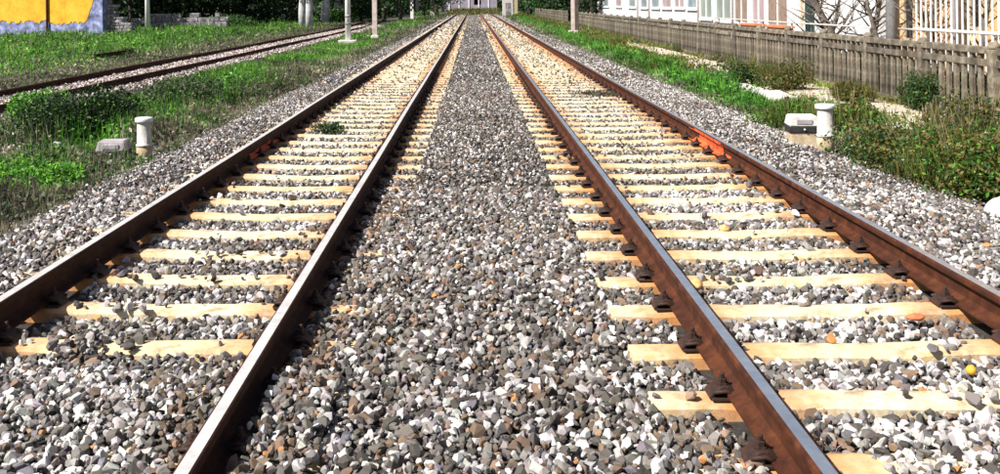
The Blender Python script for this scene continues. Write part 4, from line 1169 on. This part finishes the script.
wood("thicket", "dark thicket closing the view behind the left trees", [(-52, 84), (-38, 98), (-26, 112), (-20, 114)], 6, 22, .9, G_DARK)
wood("thicket", "dark thicket behind the left masts as far as the grey building", [(-18.2, 118), (-17, 135), (-14, 160), (-8, 188)], 6, 11, .9, G_DARK * 1.2)
wood("thicket", "dark thicket behind the far right fence", [(6, 190), (10, 160), (10.5, 130), (10.5, 98)], 6, 14, .8, G_DARK * 1.2)

n = 22000
Xu = RNG.uniform(7.66, 8.05, n); Yu = RNG.uniform(11, 40, n); Zu = -0.2 + RNG.random(n) * (0.45 + 0.65 * fbm(Xu, Yu, .5, 95))
v, f, c = leaf_cloud(np.stack([Xu, Yu, Zu], 1), 0.09 * RNG.uniform(.6, 1.4, (n, 1)) * np.ones((1, 3)), np.where((RNG.random(n) < .3)[:, None], pick_cols(G_OLIVE, n) * .6, pick_cols(G_DARK, n)))
link("undergrowth", np_mesh("undergrowth", v, f, c, M_LEAF), kind="stuff", label="dark undergrowth showing between the pickets behind the fence")
# bare trees in front of the white building and salmon wall
def bare_tree(x, Y, lean, label, r0=0.09, n=26, seed=3, h=4.2):
    X0, _ = on_y(x, 30, Y); g = -0.2
    root = empty("bare_tree", (X0, Y, g), label=label, cat="tree", group="leafless trees behind the fence")
    rs = random.Random(seed); mb = MB()
    tp = [Vector((0, 0, -.1)), Vector((lean * .2, 0, h * .25)), Vector((lean * .6, .1, h * .5)), Vector((lean, .1, h))]
    mb.tube(tp, [r0 * 1.2, r0, r0 * .75, r0 * .3], 8); mb.build("trunk", M_BARK, root)
    mb = MB()
    for k in range(n):
        t = rs.uniform(.0, .8); b = tp[0].lerp(tp[3], .12 + .88 * t); a = rs.uniform(0, 6.28); L = rs.uniform(.6, 1.5)
        d = Vector((math.cos(a), math.sin(a), rs.uniform(.1, 1.1))).normalized()
        p1 = b + d * L * .5 + Vector((0, 0, rs.uniform(-.1, .2))); p2 = b + d * L + Vector((rs.uniform(-.2, .2), 0, rs.uniform(0, .5)))
        mb.tube([b, p1, p2], [r0 * .35, r0 * .22, r0 * .07], 5)
        for q in range(2):
            e = p1 + Vector((rs.uniform(-.5, .5), rs.uniform(-.5, .5), rs.uniform(.1, .6))); mb.tube([p1, e], [r0 * .14, r0 * .05], 4)
    mb.build("branches", M_BARK, root)
bare_tree(842, 23.5, -1.3, "leaning leafless tree in front of the bright white wall end", .10, 30, 3)
bare_tree(868, 21.8, .5, "leafless tree just left of the thick grey pole", .07, 34, 6, 3.6)
bare_tree(827, 25.5, .6, "slender leafless tree against the white wall beside the dark teal pipe", .05, 30, 21, 3.6)
bare_tree(884, 21.0, -.5, "leafless sapling touching the thick grey pole", .05, 30, 25, 3.4)
bare_tree(925, 18.9, .4, "leafless sapling nearest the fence beside the salmon building's far corner", .05, 30, 29, 3.4)
bare_tree(940, 18.6, -.7, "thin leafless tree left of the slim grey pole before the salmon wall", .055, 26, 8, 3.8)
bare_tree(975, 17.2, .5, "thin leafless tree right of the slim grey pole before the salmon wall", .06, 26, 12, 3.8)
print("done")
